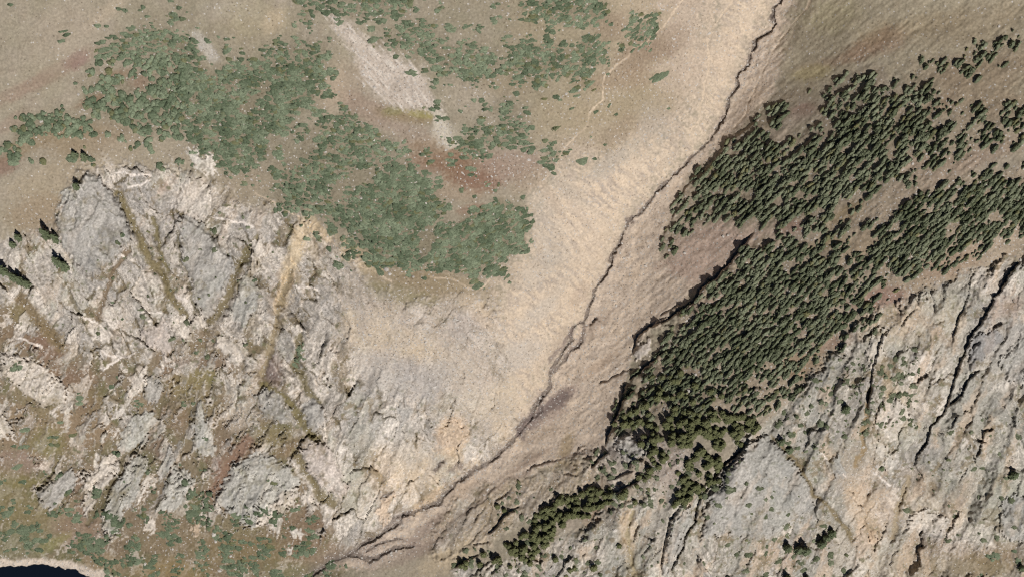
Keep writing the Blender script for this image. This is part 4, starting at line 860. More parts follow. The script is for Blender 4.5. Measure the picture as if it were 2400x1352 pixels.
def ground_material():
    m, nt, b = base_mat('ground', 0.95, 0.08)
    L = nt.links
    cov = nd(nt, 'ShaderNodeAttribute', attribute_name='cover')
    inf = nd(nt, 'ShaderNodeAttribute', attribute_name='makeup')
    sep = nd(nt, 'ShaderNodeSeparateColor')
    L.new(inf.outputs['Color'], sep.inputs[0])
    geo = nd(nt, 'ShaderNodeNewGeometry')
    # fine grain
    n1 = nd(nt, 'ShaderNodeTexNoise'); n1.inputs['Scale'].default_value = 0.75; n1.inputs['Detail'].default_value = 5; n1.inputs['Roughness'].default_value = 0.7
    L.new(geo.outputs['Position'], n1.inputs['Vector'])
    mr = nd(nt, 'ShaderNodeMapRange'); mr.inputs['From Min'].default_value = 0.25; mr.inputs['From Max'].default_value = 0.75; mr.inputs['To Min'].default_value = 0.72; mr.inputs['To Max'].default_value = 1.28
    L.new(n1.outputs['Fac'], mr.inputs['Value'])
    mul = nd(nt, 'ShaderNodeMix', data_type='RGBA', blend_type='MULTIPLY'); mul.inputs['Factor'].default_value = 1.0
    L.new(cov.outputs['Color'], mul.inputs['A'])
    cmb = nd(nt, 'ShaderNodeCombineColor')
    for i in range(3):
        L.new(mr.outputs[0], cmb.inputs[i])
    L.new(cmb.outputs[0], mul.inputs['B'])
    # loose stones: some cells of a fine mosaic are pale, a few dark
    vo = nd(nt, 'ShaderNodeTexVoronoi'); vo.inputs['Scale'].default_value = 1.5; vo.inputs['Randomness'].default_value = 1.0
    L.new(geo.outputs['Position'], vo.inputs['Vector'])
    sv = nd(nt, 'ShaderNodeSeparateColor'); L.new(vo.outputs['Color'], sv.inputs[0])
    lt = nd(nt, 'ShaderNodeMath', operation='MULTIPLY'); lt.inputs[1].default_value = 0.14
    L.new(sep.outputs[1], lt.inputs[0])
    c1 = nd(nt, 'ShaderNodeMath', operation='LESS_THAN'); L.new(sv.outputs[0], c1.inputs[0]); L.new(lt.outputs[0], c1.inputs[1])
    st = nd(nt, 'ShaderNodeMix', data_type='RGBA'); L.new(c1.outputs[0], st.inputs['Factor']); L.new(mul.outputs['Result'], st.inputs['A'])
    ramp = nd(nt, 'ShaderNodeValToRGB')
    ramp.color_ramp.elements[0].color = (0.34, 0.31, 0.28, 1); ramp.color_ramp.elements[1].color = (0.54, 0.50, 0.45, 1)
    L.new(sv.outputs[1], ramp.inputs[0]); L.new(ramp.outputs[0], st.inputs['B'])
    c2 = nd(nt, 'ShaderNodeMath', operation='LESS_THAN'); L.new(sv.outputs[2], c2.inputs[0])
    lt2 = nd(nt, 'ShaderNodeMath', operation='MULTIPLY_ADD'); lt2.inputs[1].default_value = 0.09; lt2.inputs[2].default_value = 0.0
    L.new(sep.outputs[1], lt2.inputs[0]); L.new(lt2.outputs[0], c2.inputs[1])
    dk = nd(nt, 'ShaderNodeMix', data_type='RGBA', blend_type='MULTIPLY'); L.new(c2.outputs[0], dk.inputs['Factor']); L.new(st.outputs['Result'], dk.inputs['A'])
    dk.inputs['B'].default_value = (0.62, 0.6, 0.58, 1)
    L.new(dk.outputs['Result'], b.inputs['Base Color'])
    bu = nd(nt, 'ShaderNodeBump'); bu.inputs['Distance'].default_value = 0.5
    sm = nd(nt, 'ShaderNodeMath', operation='MULTIPLY_ADD'); sm.inputs[1].default_value = 0.12; sm.inputs[2].default_value = 0.13
    L.new(sep.outputs[0], sm.inputs[0]); L.new(sm.outputs[0], bu.inputs['Strength'])
    L.new(n1.outputs['Fac'], bu.inputs['Height'])
    L.new(bu.outputs[0], b.inputs['Normal'])
    return m


GROUND = ground_material()
idx = np.arange(NX * NY).reshape(NY, NX)
# rows run down the picture, so this order faces up
Q = np.stack([idx[1:, :-1], idx[1:, 1:], idx[:-1, 1:], idx[:-1, :-1]], -1).reshape(-1, 4)
QL = LAB[:-1, :-1].reshape(-1)
covF = np.concatenate([C, np.ones(C.shape[:2] + (1,))], -1).reshape(-1, 4).astype(np.float32)
mkF = np.stack([ROCK, STONE, N_mid * 0.5 + 0.5, np.ones_like(ROCK)], -1).reshape(-1, 4).astype(np.float32)
ROCKV = ROCK.reshape(-1)


def mesh_np(name, verts, faces, smooth=None):
    me = bpy.data.meshes.new(name)
    nf, k = faces.shape
    me.vertices.add(len(verts)); me.vertices.foreach_set('co', np.ascontiguousarray(verts, np.float32).ravel())
    me.loops.add(nf * k); me.loops.foreach_set('vertex_index', np.ascontiguousarray(faces, np.int32).ravel())
    me.polygons.add(nf)
    me.polygons.foreach_set('loop_start', np.arange(0, nf * k, k, dtype=np.int32))
    if smooth is not None:
        me.polygons.foreach_set('use_smooth', np.ascontiguousarray(np.broadcast_to(smooth, (nf,)), dtype=bool))
    me.update(calc_edges=True)
    return me


def link(name, me, **props):
    o = bpy.data.objects.new(name, me)
    COL.objects.link(o)
    for k, v in props.items():
        if v is not None:
            o[k] = v
    return o


for k, info in PIECES.items():
    f = Q[QL == k]
    if len(f) == 0:
        continue
    u, inv = np.unique(f, return_inverse=True)
    f2 = inv.reshape(-1, 4)
    vv = V[u]
    org = np.zeros(3)
    if k >= 10:
        org = np.array([vv[:, 0].mean(), vv[:, 1].mean(), vv[:, 2].min()])
        vv = vv - org
    me = mesh_np(info['name'], vv, f2, True)
    a = me.color_attributes.new('cover', 'FLOAT_COLOR', 'POINT'); a.data.foreach_set('color', covF[u].ravel())
    a = me.color_attributes.new('makeup', 'FLOAT_COLOR', 'POINT'); a.data.foreach_set('color', mkF[u].ravel())
    me.materials.append(GROUND)
    o = link(info['name'], me, **{q: v for q, v in info.items() if q != 'name'})
    o.location = org

# the lake
m, nt, b = base_mat('lake', 0.08, 0.5)
b.inputs['Base Color'].default_value = (0.006, 0.010, 0.018, 1)
nz = nd(nt, 'ShaderNodeTexNoise'); nz.inputs['Scale'].default_value = 0.4; nz.inputs['Detail'].default_value = 3
bu = nd(nt, 'ShaderNodeBump'); bu.inputs['Strength'].default_value = 0.06
nt.links.new(nz.outputs['Fac'], bu.inputs['Height']); nt.links.new(bu.outputs[0], b.inputs['Normal'])
an = np.linspace(0, 2 * np.pi, 64, endpoint=False)
lx, ly, _ = to_world(70 + 262 * np.cos(an), 1432 + 128 * np.sin(an), 0.0)
lv = np.column_stack([np.append(lx, lx.mean()), np.append(ly, ly.mean()), np.zeros(65)])
lf = np.array([(64, (i + 1) % 64, i) for i in range(64)])
me = mesh_np('lake', lv, lf); me.materials.append(m)
link('lake', me, kind='structure', label='dark still lake water at the lower left corner')

# ------------------------------------------------------------------ plants
def spot(px, py):
    i = np.clip(np.searchsorted(gx, px), 0, NX - 1); j = np.clip(np.searchsorted(gy, py), 0, NY - 1)
    return j, i


def foliage(name, dark, light, olive=None):
    m, nt, b = base_mat(name, 0.85, 0.15)
    L = nt.links
    at = nd(nt, 'ShaderNodeAttribute', attribute_name='tint')
    sep = nd(nt, 'ShaderNodeSeparateColor'); L.new(at.outputs['Color'], sep.inputs[0])
    mx = nd(nt, 'ShaderNodeMix', data_type='RGBA'); mx.inputs['A'].default_value = (*dark, 1); mx.inputs['B'].default_value = (*light, 1)
    L.new(sep.outputs[0], mx.inputs['Factor'])
    geo = nd(nt, 'ShaderNodeNewGeometry')
    n1 = nd(nt, 'ShaderNodeTexNoise'); n1.inputs['Scale'].default_value = 1.3; n1.inputs['Detail'].default_value = 3
    L.new(geo.outputs['Position'], n1.inputs['Vector'])
    mr = nd(nt, 'ShaderNodeMapRange'); mr.inputs['From Min'].default_value = 0.3; mr.inputs['From Max'].default_value = 0.7; mr.inputs['To Min'].default_value = 0.7; mr.inputs['To Max'].default_value = 1.3
    L.new(n1.outputs['Fac'], mr.inputs['Value'])
    cmb = nd(nt, 'ShaderNodeCombineColor')
    for i in range(3):
        L.new(mr.outputs[0], cmb.inputs[i])
    mul = nd(nt, 'ShaderNodeMix', data_type='RGBA', blend_type='MULTIPLY'); mul.inputs['Factor'].default_value = 1
    L.new(mx.outputs['Result'], mul.inputs['A']); L.new(cmb.outputs[0], mul.inputs['B'])
    oi = nd(nt, 'ShaderNodeMix', data_type='RGBA'); L.new(sep.outputs[1], oi.inputs['Factor']); L.new(mul.outputs['Result'], oi.inputs['A'])
    oi.inputs['B'].default_value = (*(olive or light), 1)
    L.new(oi.outputs['Result'], b.inputs['Base Color'])
    return m


PINE = foliage('dwarf_pine_needles', (0.104, 0.132, 0.078), (0.204, 0.238, 0.152), (0.17, 0.16, 0.075))
KRUM = foliage('slope_pine_needles', (0.100, 0.114, 0.064), (0.190, 0.204, 0.130), (0.18, 0.165, 0.075))
SPRUCE = foliage('conifer_needles', (0.105, 0.112, 0.050), (0.155, 0.160, 0.075), (0.18, 0.165, 0.055))
LSPRUCE = foliage('cliff_conifer_needles', (0.110, 0.130, 0.070), (0.150, 0.172, 0.100), (0.16, 0.15, 0.05))
BARK, nt_, b_ = base_mat('bark', 0.9, 0.1)
wv = nd(nt_, 'ShaderNodeTexNoise'); wv.inputs['Scale'].default_value = 6
rp = nd(nt_, 'ShaderNodeValToRGB'); rp.color_ramp.elements[0].color = (0.05, 0.035, 0.025, 1); rp.color_ramp.elements[1].color = (0.14, 0.10, 0.075, 1)
nt_.links.new(wv.outputs['Fac'], rp.inputs[0]); nt_.links.new(rp.outputs[0], b_.inputs['Base Color'])


def bush_shape(r, rings=3, seg=10, tufts=18, flat=0.55, rag=0.28):
    """low mound of foliage, unit radius, with tufts standing out of it"""
    vs = [(0, 0, flat * (0.9 + 0.2 * r.random()))]
    fs = []
    lob = r.random(4) * 6.28
    def rad(a):
        return 1 + 0.16 * math.sin(2 * a + lob[0]) + 0.12 * math.sin(3 * a + lob[1]) + 0.08 * math.sin(5 * a + lob[2])
    for k in range(1, rings + 1):
        q0 = (k / rings) ** 0.75
        for s in range(seg):
            a = 2 * math.pi * (s + 0.5 * (k % 2)) / seg
            q = rad(a) * (1 + rag * (r.random() - 0.5)) * q0
            z = flat * (1 - q0 ** 4) * (1 + rag * (r.random() - 0.5)) - (0.12 if k == rings else 0)
            vs.append((q * math.cos(a), q * math.sin(a), z))
    for s in range(seg):
        fs.append((0, 1 + s, 1 + (s + 1) % seg))
    for k in range(1, rings):
        a0 = 1 + (k - 1) * seg; b0 = 1 + k * seg
        for s in range(seg):
            t = (s + 1) % seg
            if k % 2:
                fs += [(a0 + s, b0 + s, a0 + t), (a0 + t, b0 + s, b0 + t)]
            else:
                fs += [(a0 + s, b0 + s, b0 + t), (a0 + s, b0 + t, a0 + t)]
    for _ in range(tufts):
        a = r.random() * 6.283; q = math.sqrt(r.random()) * 1.02
        x, y = q * math.cos(a) * rad(a), q * math.sin(a) * rad(a)
        z = flat * max(0.1, 1 - q ** 4) + 0.02
        s = 0.16 + 0.16 * r.random(); b = r.random() * 6.283
        n = len(vs)
        for c in range(3):
            bb = b + c * 2.094
            vs.append((x + s * math.cos(bb), y + s * math.sin(bb), z + (r.random() - 0.35) * 0.16))
        fs.append((n, n + 1, n + 2))
    return np.array(vs, np.float32), np.array(fs, np.int32)


SMOOTH_PLANTS = True


def conifer_shape(r, tiers=7, seg=12, tufts=60, skirt=0.10, bulge=1.7):
    """crown of drooping whorls, unit height, unit bottom radius"""
    vs = []; fs = []
    for k in range(tiers):
        z0 = skirt + (1 - skirt) * k / tiers
        rr = (1 - (k / tiers) ** bulge) * (0.9 + 0.25 * r.random())
        zt = min(1.0, z0 + (1 - skirt) / tiers * 2.0)
        n = len(vs); vs.append((0, 0, zt))
        ph = r.random() * 6.28
        for s in range(seg):
            a = ph + 2 * math.pi * s / seg
            q = rr * (1.0 if s % 2 else 0.62) * (0.82 + 0.36 * r.random())
            vs.append((q * math.cos(a), q * math.sin(a), z0 - 0.02 * r.random() + (0.02 if s % 2 == 0 else 0)))
        for s in range(seg):
            fs.append((n, n + 1 + s, n + 1 + (s + 1) % seg))
    for _ in range(tufts):
        h = r.random() ** 1.3; a = r.random() * 6.283
        q = (1 - h ** bulge) * (0.5 + 0.5 * r.random())
        z = skirt + (1 - skirt) * h
        n = len(vs); s = 0.10 + 0.14 * r.random(); b = r.random() * 6.283
        for c in range(3):
            bb = b + c * 2.094
            vs.append((q * math.cos(a) + s * math.cos(bb), q * math.sin(a) + s * math.sin(bb), z + (r.random() - 0.4) * 0.06))
        fs.append((n, n + 1, n + 2))
    return np.array(vs, np.float32), np.array(fs, np.int32)


def tint_attr(me, vals, olive):
    col = np.zeros((len(me.vertices), 4), np.float32)
    col[:, 0] = vals; col[:, 1] = olive; col[:, 3] = 1
    a = me.color_attributes.new('tint', 'FLOAT_COLOR', 'POINT')
    a.data.foreach_set('color', col.ravel())


def merged(name, shapes, pos, rotz, scl, tint, olive, mat, smooth=True, **props):
    """many plants or stones nobody could count, joined as one object"""
    vv = []; ff = []; tt = []; oo = []; off = 0
    which = rng.integers(0, len(shapes), len(pos))
    for k, (sv, sf) in enumerate(shapes):
        sel = np.where(which == k)[0]
        if len(sel) == 0:
            continue
        c = np.cos(rotz[sel])[:, None]; s = np.sin(rotz[sel])[:, None]
        q = sv[None] * scl[sel][:, None, :]
        x = q[..., 0] * c - q[..., 1] * s; y = q[..., 0] * s + q[..., 1] * c
        p = np.stack([x, y, q[..., 2]], -1) + pos[sel][:, None, :]
        n = len(sv)
        vv.append(p.reshape(-1, 3))
        ff.append((sf[None] + (np.arange(len(sel)) * n)[:, None, None]).reshape(-1, 3) + off)
        tt.append(np.repeat(tint[sel], n)); oo.append(np.repeat(olive[sel], n))
        off += n * len(sel)
    me = mesh_np(name, np.concatenate(vv), np.concatenate(ff), smooth)
    tint_attr(me, np.concatenate(tt), np.concatenate(oo))
    me.materials.append(mat)
    return link(name, me, kind='stuff', **props)


def scatter(regions, spacing, gaps=(), seed=0, clump=22, aniso=None, feather=20.0):
    """spots inside rough-edged patches; density falls off where clump noise is low"""
    r = np.random.default_rng(seed)
    out = []
    cl = fbm(PX / clump, PY / clump, 3, 70 + seed) if aniso is None else fbm(*rot(PX, PY, aniso, clump * 2.2, clump * 0.7), 3, 70 + seed)
    gapm = fbm(PX / 11, PY / 11, 2, 170 + seed) > (0.42 if seed == 1 else 0.6)
    for g in gaps:
        w, s = poly_sd(g, 0.8)
        gapm[w] |= s > 0
    for pts, dens in regions:
        w, s = poly_sd(pts, 1.8, pad=44)
        p = beyond(pts)
        x0, y0 = np.maximum(p.min(0) - 30, (-150, -110)); x1, y1 = np.minimum(p.max(0) + 30, (2550, 1460))
        X, Y = np.meshgrid(np.arange(x0, x1, spacing), np.arange(y0, y1, spacing))
        X = (X + (r.random(X.shape) - 0.5) * spacing * 2.4).ravel(); Y = (Y + (r.random(Y.shape) - 0.5) * spacing * 2.4).ravel()
        j, i = spot(X, Y)
        jj = j - w[0].start; ii = i - w[1].start
        ok = (jj >= 0) & (ii >= 0) & (jj < s.shape[0]) & (ii < s.shape[1])
        X, Y, j, i, jj, ii = (a[ok] for a in (X, Y, j, i, jj, ii))
        thr = 1.15 * (0.5 - dens) - (0.12 if seed == 1 and dens > 0.55 else 0)                         # dens 1 keeps nearly everything
        sd0 = s[jj, ii]
        edge = np.where(sd0 > 0, 0.30 - np.minimum(sd0, feather) / feather * 0.30, 0.30 - sd0 / feather * 0.9)
        keep = (sd0 > -feather) & ~gapm[j, i] & (cl[j, i] > thr * 1.1 - 0.05 * (dens > .8) + edge) & (X > -150) & (X < 2550) & (Y > -110) & (Y < 1460)
        out.append(np.column_stack([X[keep], Y[keep]]))
    a = np.concatenate(out)
    return a


def on_ground(pts, sink=0.15):
    j, i = spot(pts[:, 0], pts[:, 1])
    p = np.stack([WXp[j, i], WYp[j, i], Hm[j, i] - sink], -1)
    return p, SCL[j, i]


def zone(px, py):
    """where a plant stands, by things one can find in the picture: words and the extent they cover"""
    if px < 1300 and py > 700: return 'the lower left cliff', (0, 900, 700, 1352)
    if px < 1300:
        if px < 220 and py > 255: return 'the strip along the left edge', (0, 260, 220, 380)
        if px < 480 and py < 160: return 'the uppermost left thicket', (220, 0, 470, 160)
        if px < 800 and py < 430 and not (px > 690 and py < 70) and not (px > 690 and py > 262): return 'the big thicket left of the streak', (180, 90, 790, 430)
        if py < 70: return 'the thicket along the top edge', (690, 0, 1300, 70)
        if px > 690 and py > 255 and px < 1050 or py > 460: return 'the shoulder thicket below the streak', (640, 260, 1240, 690)
        return 'the patches right of the streak', (890, 40, 1300, 460)
    if px < 1600 and py < 420: return 'the meadow left of the gully', (1200, 0, 1600, 420)
    if py < 230 and px > 2090: return 'the open scatter at the upper right', (2090, 50, 2400, 230)
    if py + 0.30 * (px - 1550) < 700 and py < 620: return 'the upper stand right of the gully', (1550, 160, 2400, 610)
    if px > 2030 and 380 < py < 660: return 'the band above the right cliff', (2030, 380, 2400, 660)
    if py < 1020: return 'the middle stand above the forest edge', (1430, 560, 2060, 1010)
    return 'the lower right cliff', (1060, 1020, 2400, 1352)


def part_of(px, py, box):
    x = (px - box[0]) / (box[2] - box[0]); y = (py - box[1]) / (box[3] - box[1])
    v = 'upper' if y < 0.34 else ('lower' if y > 0.66 else '')
    h = 'left' if x < 0.25 else ('right' if x > 0.75 else ('middle' if x < 0.5 else 'inner right'))
    return (v + ' ' + h).strip() + ' of '


def individuals(name, shapes, meshes, pts, pos, rotz, scl, what, cat, coll):
    for n in range(len(pts)):
        me = meshes[n % len(meshes)]
        z, box = zone(*pts[n])
        q = part_of(*pts[n], box) + z
        o = link(name, me, label=f'{what} in {q}', category=cat, group=f'{coll} in {q}')
        o.location = pos[n]; o.rotation_euler = (0, 0, rotz[n]); o.scale = scl[n]


def plant_meshes(name, shapes, mat, r):
    out = []
    for sv, sf in shapes:
        me = mesh_np(name, sv, sf, True)
        tint_attr(me, np.full(len(sv), r.random()), np.full(len(sv), 0.0))
        me.materials.append(mat)
        out.append(me)
    return out


TOPPED = 300


def plant_kind(name, pts, rad, high, mat, stretch, turn, what, cat, coll, stuffname, stufflabel, seed, n_single=TOPPED, tscale=40):
    r = np.random.default_rng(seed)
    inframe = (pts[:, 0] > 8) & (pts[:, 0] < 2392) & (pts[:, 1] > 8) & (pts[:, 1] < 1344)
    pos, sc = on_ground(pts, 0.2)
    n = len(pts)
    R = rad * sc
    scl = np.column_stack([R * stretch, R / np.sqrt(stretch), high])
    rotz = turn
    j, i = spot(pts[:, 0], pts[:, 1])
    TN = fbm(PX / tscale, PY / tscale, 2, seed + 5)
    tint = np.clip(0.42 + 1.35 * TN[j, i] + 0.35 * (r.random(n) - 0.5), 0, 1)
    for lx_, ly_, lr_ in ((1745, 340, 55), (1795, 475, 45), (1950, 410, 80), (1760, 660, 50), (1990, 200, 50), (350, 100, 70), (505, 190, 40), (1010, 70, 60), (1090, 130, 50), (920, 340, 60)):
        tint = np.clip(tint + 0.55 * np.exp(-((pts[:, 0] - lx_) ** 2 + (pts[:, 1] - ly_) ** 2) / lr_ ** 2), 0, 1)
    tint = np.where((pts[:, 1] > 1000) & (pts[:, 0] < 900), tint * 0.45, tint)
    olive = np.clip((r.random(n) - 0.86) * 6, 0, 0.8)
    order = np.argsort(-(rad * inframe))
    big = order[:n_single]; rest = order[n_single:]
    hi = [bush_shape(r, 4, 12, 26) for _ in range(12)]
    lo = [bush_shape(r, 3, 9, 9) for _ in range(8)]
    ms = plant_meshes(name, hi, mat, r)
    individuals(name, hi, ms, pts[big], pos[big], rotz[big], scl[big], what, cat, coll)
    if len(rest):
        merged(stuffname, lo, pos[rest], rotz[rest], scl[rest], tint[rest], olive[rest], mat, label=stufflabel)
    return n


r = np.random.default_rng(3)
# dwarf pine on the left and top
L1 = scatter(LEFT_THICKETS, 7.3, LEFT_GAPS, 1, 26)
L2 = scatter(LOWER_BUSHES, 8.0, (), 2, 42)
pl = np.concatenate([L1, L2])
rad = 3.6 + 6.5 * r.random(len(pl)) ** 1.8
singles = np.array([(1543, 175, 17), (1530, 178, 10), (1556, 172, 10), (1362, 372, 15), (1115, 664, 14), (1345, 208, 12), (868, 62, 12), (880, 86, 13), (1190, 660, 6), (1225, 345, 9), (1110, 230, 8), (245, 112, 14), (292, 20, 9), (276, 18, 8), (335, 12, 8),
                    (346, 35, 7), (226, 56, 9), (250, 58, 7), (420, 14, 8), (156, 76, 9), (142, 94, 8), (25, 8, 8), (1440, 265, 6), (1275, 228, 7), (1565, 252, 5), (1090, 60, 8), (215, 1275, 18), (232, 1262, 16), (455, 1195, 16), (55, 1040, 12), (56, 1005, 10), (140, 985, 8),
                    (40, 1086, 12), (180, 1170, 8), (265, 705, 6), (285, 745, 5), (595, 655, 6), (704, 812, 9), (282, 548, 9), (260, 900, 8), (170, 1015, 9), (120, 1200, 9), (60, 1235, 12), (100, 1262, 11), (20, 1195, 14)])
pl = np.concatenate([pl, singles[:, :2]]); rad = np.concatenate([rad, singles[:, 2]])
n1 = plant_kind('dwarf_pine_bush', pl, rad, (0.75 + 0.11 * rad * (0.8 + 0.4 * r.random(len(pl)))) * 0.30 * np.where((pl[:, 0] < 430) & (pl[:, 1] > 130) & (pl[:, 1] < 400), 4.6 + 1.6 * r.random(len(pl)), 1.0), PINE, 1 + 0.3 * r.random(len(pl)), r.random(len(pl)) * 6.28,
                'low dwarf pine bush', 'bush', 'dwarf pine bushes', 'dwarf_pine_thicket', 'dense low green dwarf pine thicket covering the left hand slopes', 11, tscale=34)

# wind-bent pines on the shaded slope right of the gully
R1 = scatter(RIGHT_STANDS, 8.0, RIGHT_GAPS, 3, 22, aniso=44, feather=30.0)
_u, _v = rot(R1[:, 0], R1[:, 1], 47, 1.0, 1.0)
_j, _i = spot(R1[:, 0], R1[:, 1])
_w = _v + 9 * N_mid[_j, _i] + 0.0
_row = np.round(_w / 11.5) * 11.5
_v = _v + (_row - _w) * 0.55 * (R1[:, 1] < 1100)
_a = math.radians(47)
R1 = np.column_stack([_u * math.cos(_a) + _v * math.sin(_a), -_u * math.sin(_a) + _v * math.cos(_a)])
rad = 2.2 + 5.8 * r.random(len(R1)) ** 1.8
n2 = plant_kind('mountain_pine', R1, rad, 1.4 + 0.44 * rad * (0.5 + 1.0 * r.random(len(R1))), KRUM, 1.2 + 1.1 * r.random(len(R1)) ** 1.5, math.radians(46) + 0.45 * (r.random(len(R1)) - 0.5),
                'bent mountain pine', 'pine', 'mountain pines', 'mountain_pine_stand', 'stands of wind-bent mountain pine covering the slope right of the gully', 12, tscale=70)

# dark tufts on the cliffs
R2 = scatter(CLIFF_TUFTS, 7.0, (), 5, 17, feather=8.0)
rad = 1.6 + 6.5 * r.random(len(R2)) ** 2.2
n3 = plant_kind('cliff_shrub', R2, rad, 0.7 + 0.12 * rad, KRUM, 1 + 0.4 * r.random(len(R2)), r.random(len(R2)) * 6.28,
                'small dark shrub', 'shrub', 'cliff shrubs', 'cliff_scrub', 'small dark scrub dotted over the pale cliffs', 13, n_single=140)

# upright conifers
FOREST = [
    ([(1425, 1005), (1470, 960), (1560, 985), (1600, 960), (1680, 955), (1790, 985), (1780, 1012), (1735, 1050), (1690, 1050), (1560, 1050), (1510, 1050), (1480, 1000)], .52),
    ([(1560, 1030), (1600, 985), (1680, 965), (1790, 988), (1776, 1014), (1740, 1036), (1660, 1035), (1590, 1060)], .75),
    ([(1500, 1120), (1525, 1050), (1580, 1000), (1600, 1030), (1560, 1080), (1530, 1110)], .5), ([(1590, 1110), (1640, 1050), (1700, 1060), (1740, 1030), (1700, 1090), (1650, 1160), (1610, 1190), (1575, 1195)], .6),
    ([(1195, 1290), (1250, 1215), (1300, 1180), (1345, 1152), (1430, 1150), (1440, 1170), (1425, 1192), (1350, 1208), (1300, 1235), (1275, 1290), (1230, 1320)], .92), ([(1075, 1330), (1130, 1295), (1200, 1260), (1230, 1300), (1180, 1320), (1120, 1330)], .45),
    ([(1430, 1170), (1510, 1110), (1520, 1125), (1470, 1160)], .6), ([(1490, 900), (1560, 860), (1640, 880), (1700, 940), (1560, 970), (1480, 960)], .4),
]
T1 = scatter(FOREST, 11.0, (), 7, 20, feather=6.0)
solo = np.array([(1590, 1030), (1520, 972), (1680, 1100), (1640, 1160), (1612, 1130), (1490, 965), (1560, 1000), (1625, 1075), (1660, 1090), (1500, 1040), (1488, 1176), (1450, 1278), (1345, 1330), (1165, 1186), (1180, 1195), (1300, 1310), (1390, 1330), (1335, 1335)])
T1 = np.concatenate([T1, solo])
cl_left = [(45, 560, 5.5), (30, 575, 5), (112, 555, 9.5), (134, 565, 8), (140, 620, 9.5), (156, 630, 9.5), (12, 640, 10.5), (35, 655, 9), (50, 662, 7.5), (65, 668, 6.5), (175, 366, 4.5), (200, 372, 5), (180, 440, 5), (2065, 1095, 3),
           (1980, 960, 8), (1843, 1285, 10), (1868, 1290, 8.5), (1884, 1292, 12), (1922, 1276, 11), (1934, 1262, 9), (1946, 1250, 8), (1842, 1355, 9), (1830, 1035, 6), (1848, 1055, 6), (2370, 1115, 9), (2390, 1330, 6), (1888, 1356, 8)]


def conifer_label(px, py):
    if px < 220: return 'tall dark conifer clinging to the left edge cliff', 'conifers on the left edge cliff', (0, 360, 210, 670)
    if px > 1800: return 'slim dark conifer rooted on the lower right cliff', 'conifers on the lower right cliff', (1820, 950, 2400, 1352)
    if py > 1140 and px < 1480: return 'olive conifer in the lowest forest belt', 'conifers of the lowest forest belt', (1070, 1140, 1480, 1340)
    if py > 1040: return 'olive conifer on the crags between two cracks', 'conifers on the crags between the cracks', (1490, 1040, 1750, 1200)
    if px > 1560 and py > 950: return 'olive conifer in the forest tip above the grey slab', 'conifers of the dense forest tip', (1560, 950, 1800, 1040)
    return 'olive conifer near the cliff edge right of the gully', 'conifers near the cliff edge', (1420, 860, 1700, 1040)


def make_conifers(pts, hts, rads, mat, seed, tone, bulge=1.7):
    r = np.random.default_rng(seed)
    shapes = [conifer_shape(r, 7, 12, 70, bulge=bulge + 0.5 * r.random()) for _ in range(6)]
    crowns = []
    for sv, sf in shapes:
        me = mesh_np('crown', sv, sf, False); tint_attr(me, np.full(len(sv), tone * r.random()), np.zeros(len(sv))); me.materials.append(mat); crowns.append(me)
    n = 6
    tv = [(math.cos(2 * math.pi * k / n) * q, math.sin(2 * math.pi * k / n) * q, z) for q, z in ((1, 0), (0.75, 0.35), (0.35, 0.8)) for k in range(n)]
    tf = [(a * n + k, a * n + (k + 1) % n, (a + 1) * n + (k + 1) % n, (a + 1) * n + k) for a in range(2) for k in range(n)]
    tm = mesh_np('trunk', np.array(tv), np.array(tf), True); tm.materials.append(BARK)
    pos, sc = on_ground(pts, 0.2)
    for k in range(len(pts)):
        lb, gp, box = conifer_label(*pts[k])
        q = part_of(*pts[k], box)[:-4]
        lb = f'{lb}, {q}'; gp = f'{gp}, {q}'
        e = bpy.data.objects.new('conifer', None); COL.objects.link(e)
        e.empty_display_size = 1
        e['label'] = lb; e['category'] = 'tree'; e['group'] = gp
        e.location = pos[k]; e.rotation_euler = (0, 0, r.random() * 6.28)
        c = bpy.data.objects.new('crown', crowns[k % 6]); COL.objects.link(c); c.parent = e
        c.scale = (rads[k], rads[k] * (0.85 + 0.3 * r.random()), hts[k])
        t = bpy.data.objects.new('trunk', tm); COL.objects.link(t); t.parent = e
        t.scale = (0.22, 0.22, hts[k])


h = 3.0 + 4.2 * r.random(len(T1)) ** 1.3
cw = 1.0 + 0.17 * h + 0.5 * r.random(len(T1))
od = np.argsort(-h)
make_conifers(T1[od[:272]], h[od[:272]], cw[od[:272]], SPRUCE, 21, 1.0, 2.4)
rs = od[272:]
ps, _ = on_ground(T1[rs], 0.2)
merged('young_conifers', [conifer_shape(r, 6, 10, 36, bulge=2.4) for _ in range(5)], ps, r.random(len(rs)) * 6.28, np.column_stack([cw[rs], cw[rs], h[rs]]), r.random(len(rs)), np.zeros(len(rs)), SPRUCE, smooth=False,
       label='smaller conifers filling the forest between the taller ones')
cl_left = np.array(cl_left, float)
make_conifers(cl_left[:, :2], cl_left[:, 2] * np.where(cl_left[:, 0] > 1500, 1.2, 1.6), 1.7 + 0.12 * cl_left[:, 2], LSPRUCE, 22, 0.7)

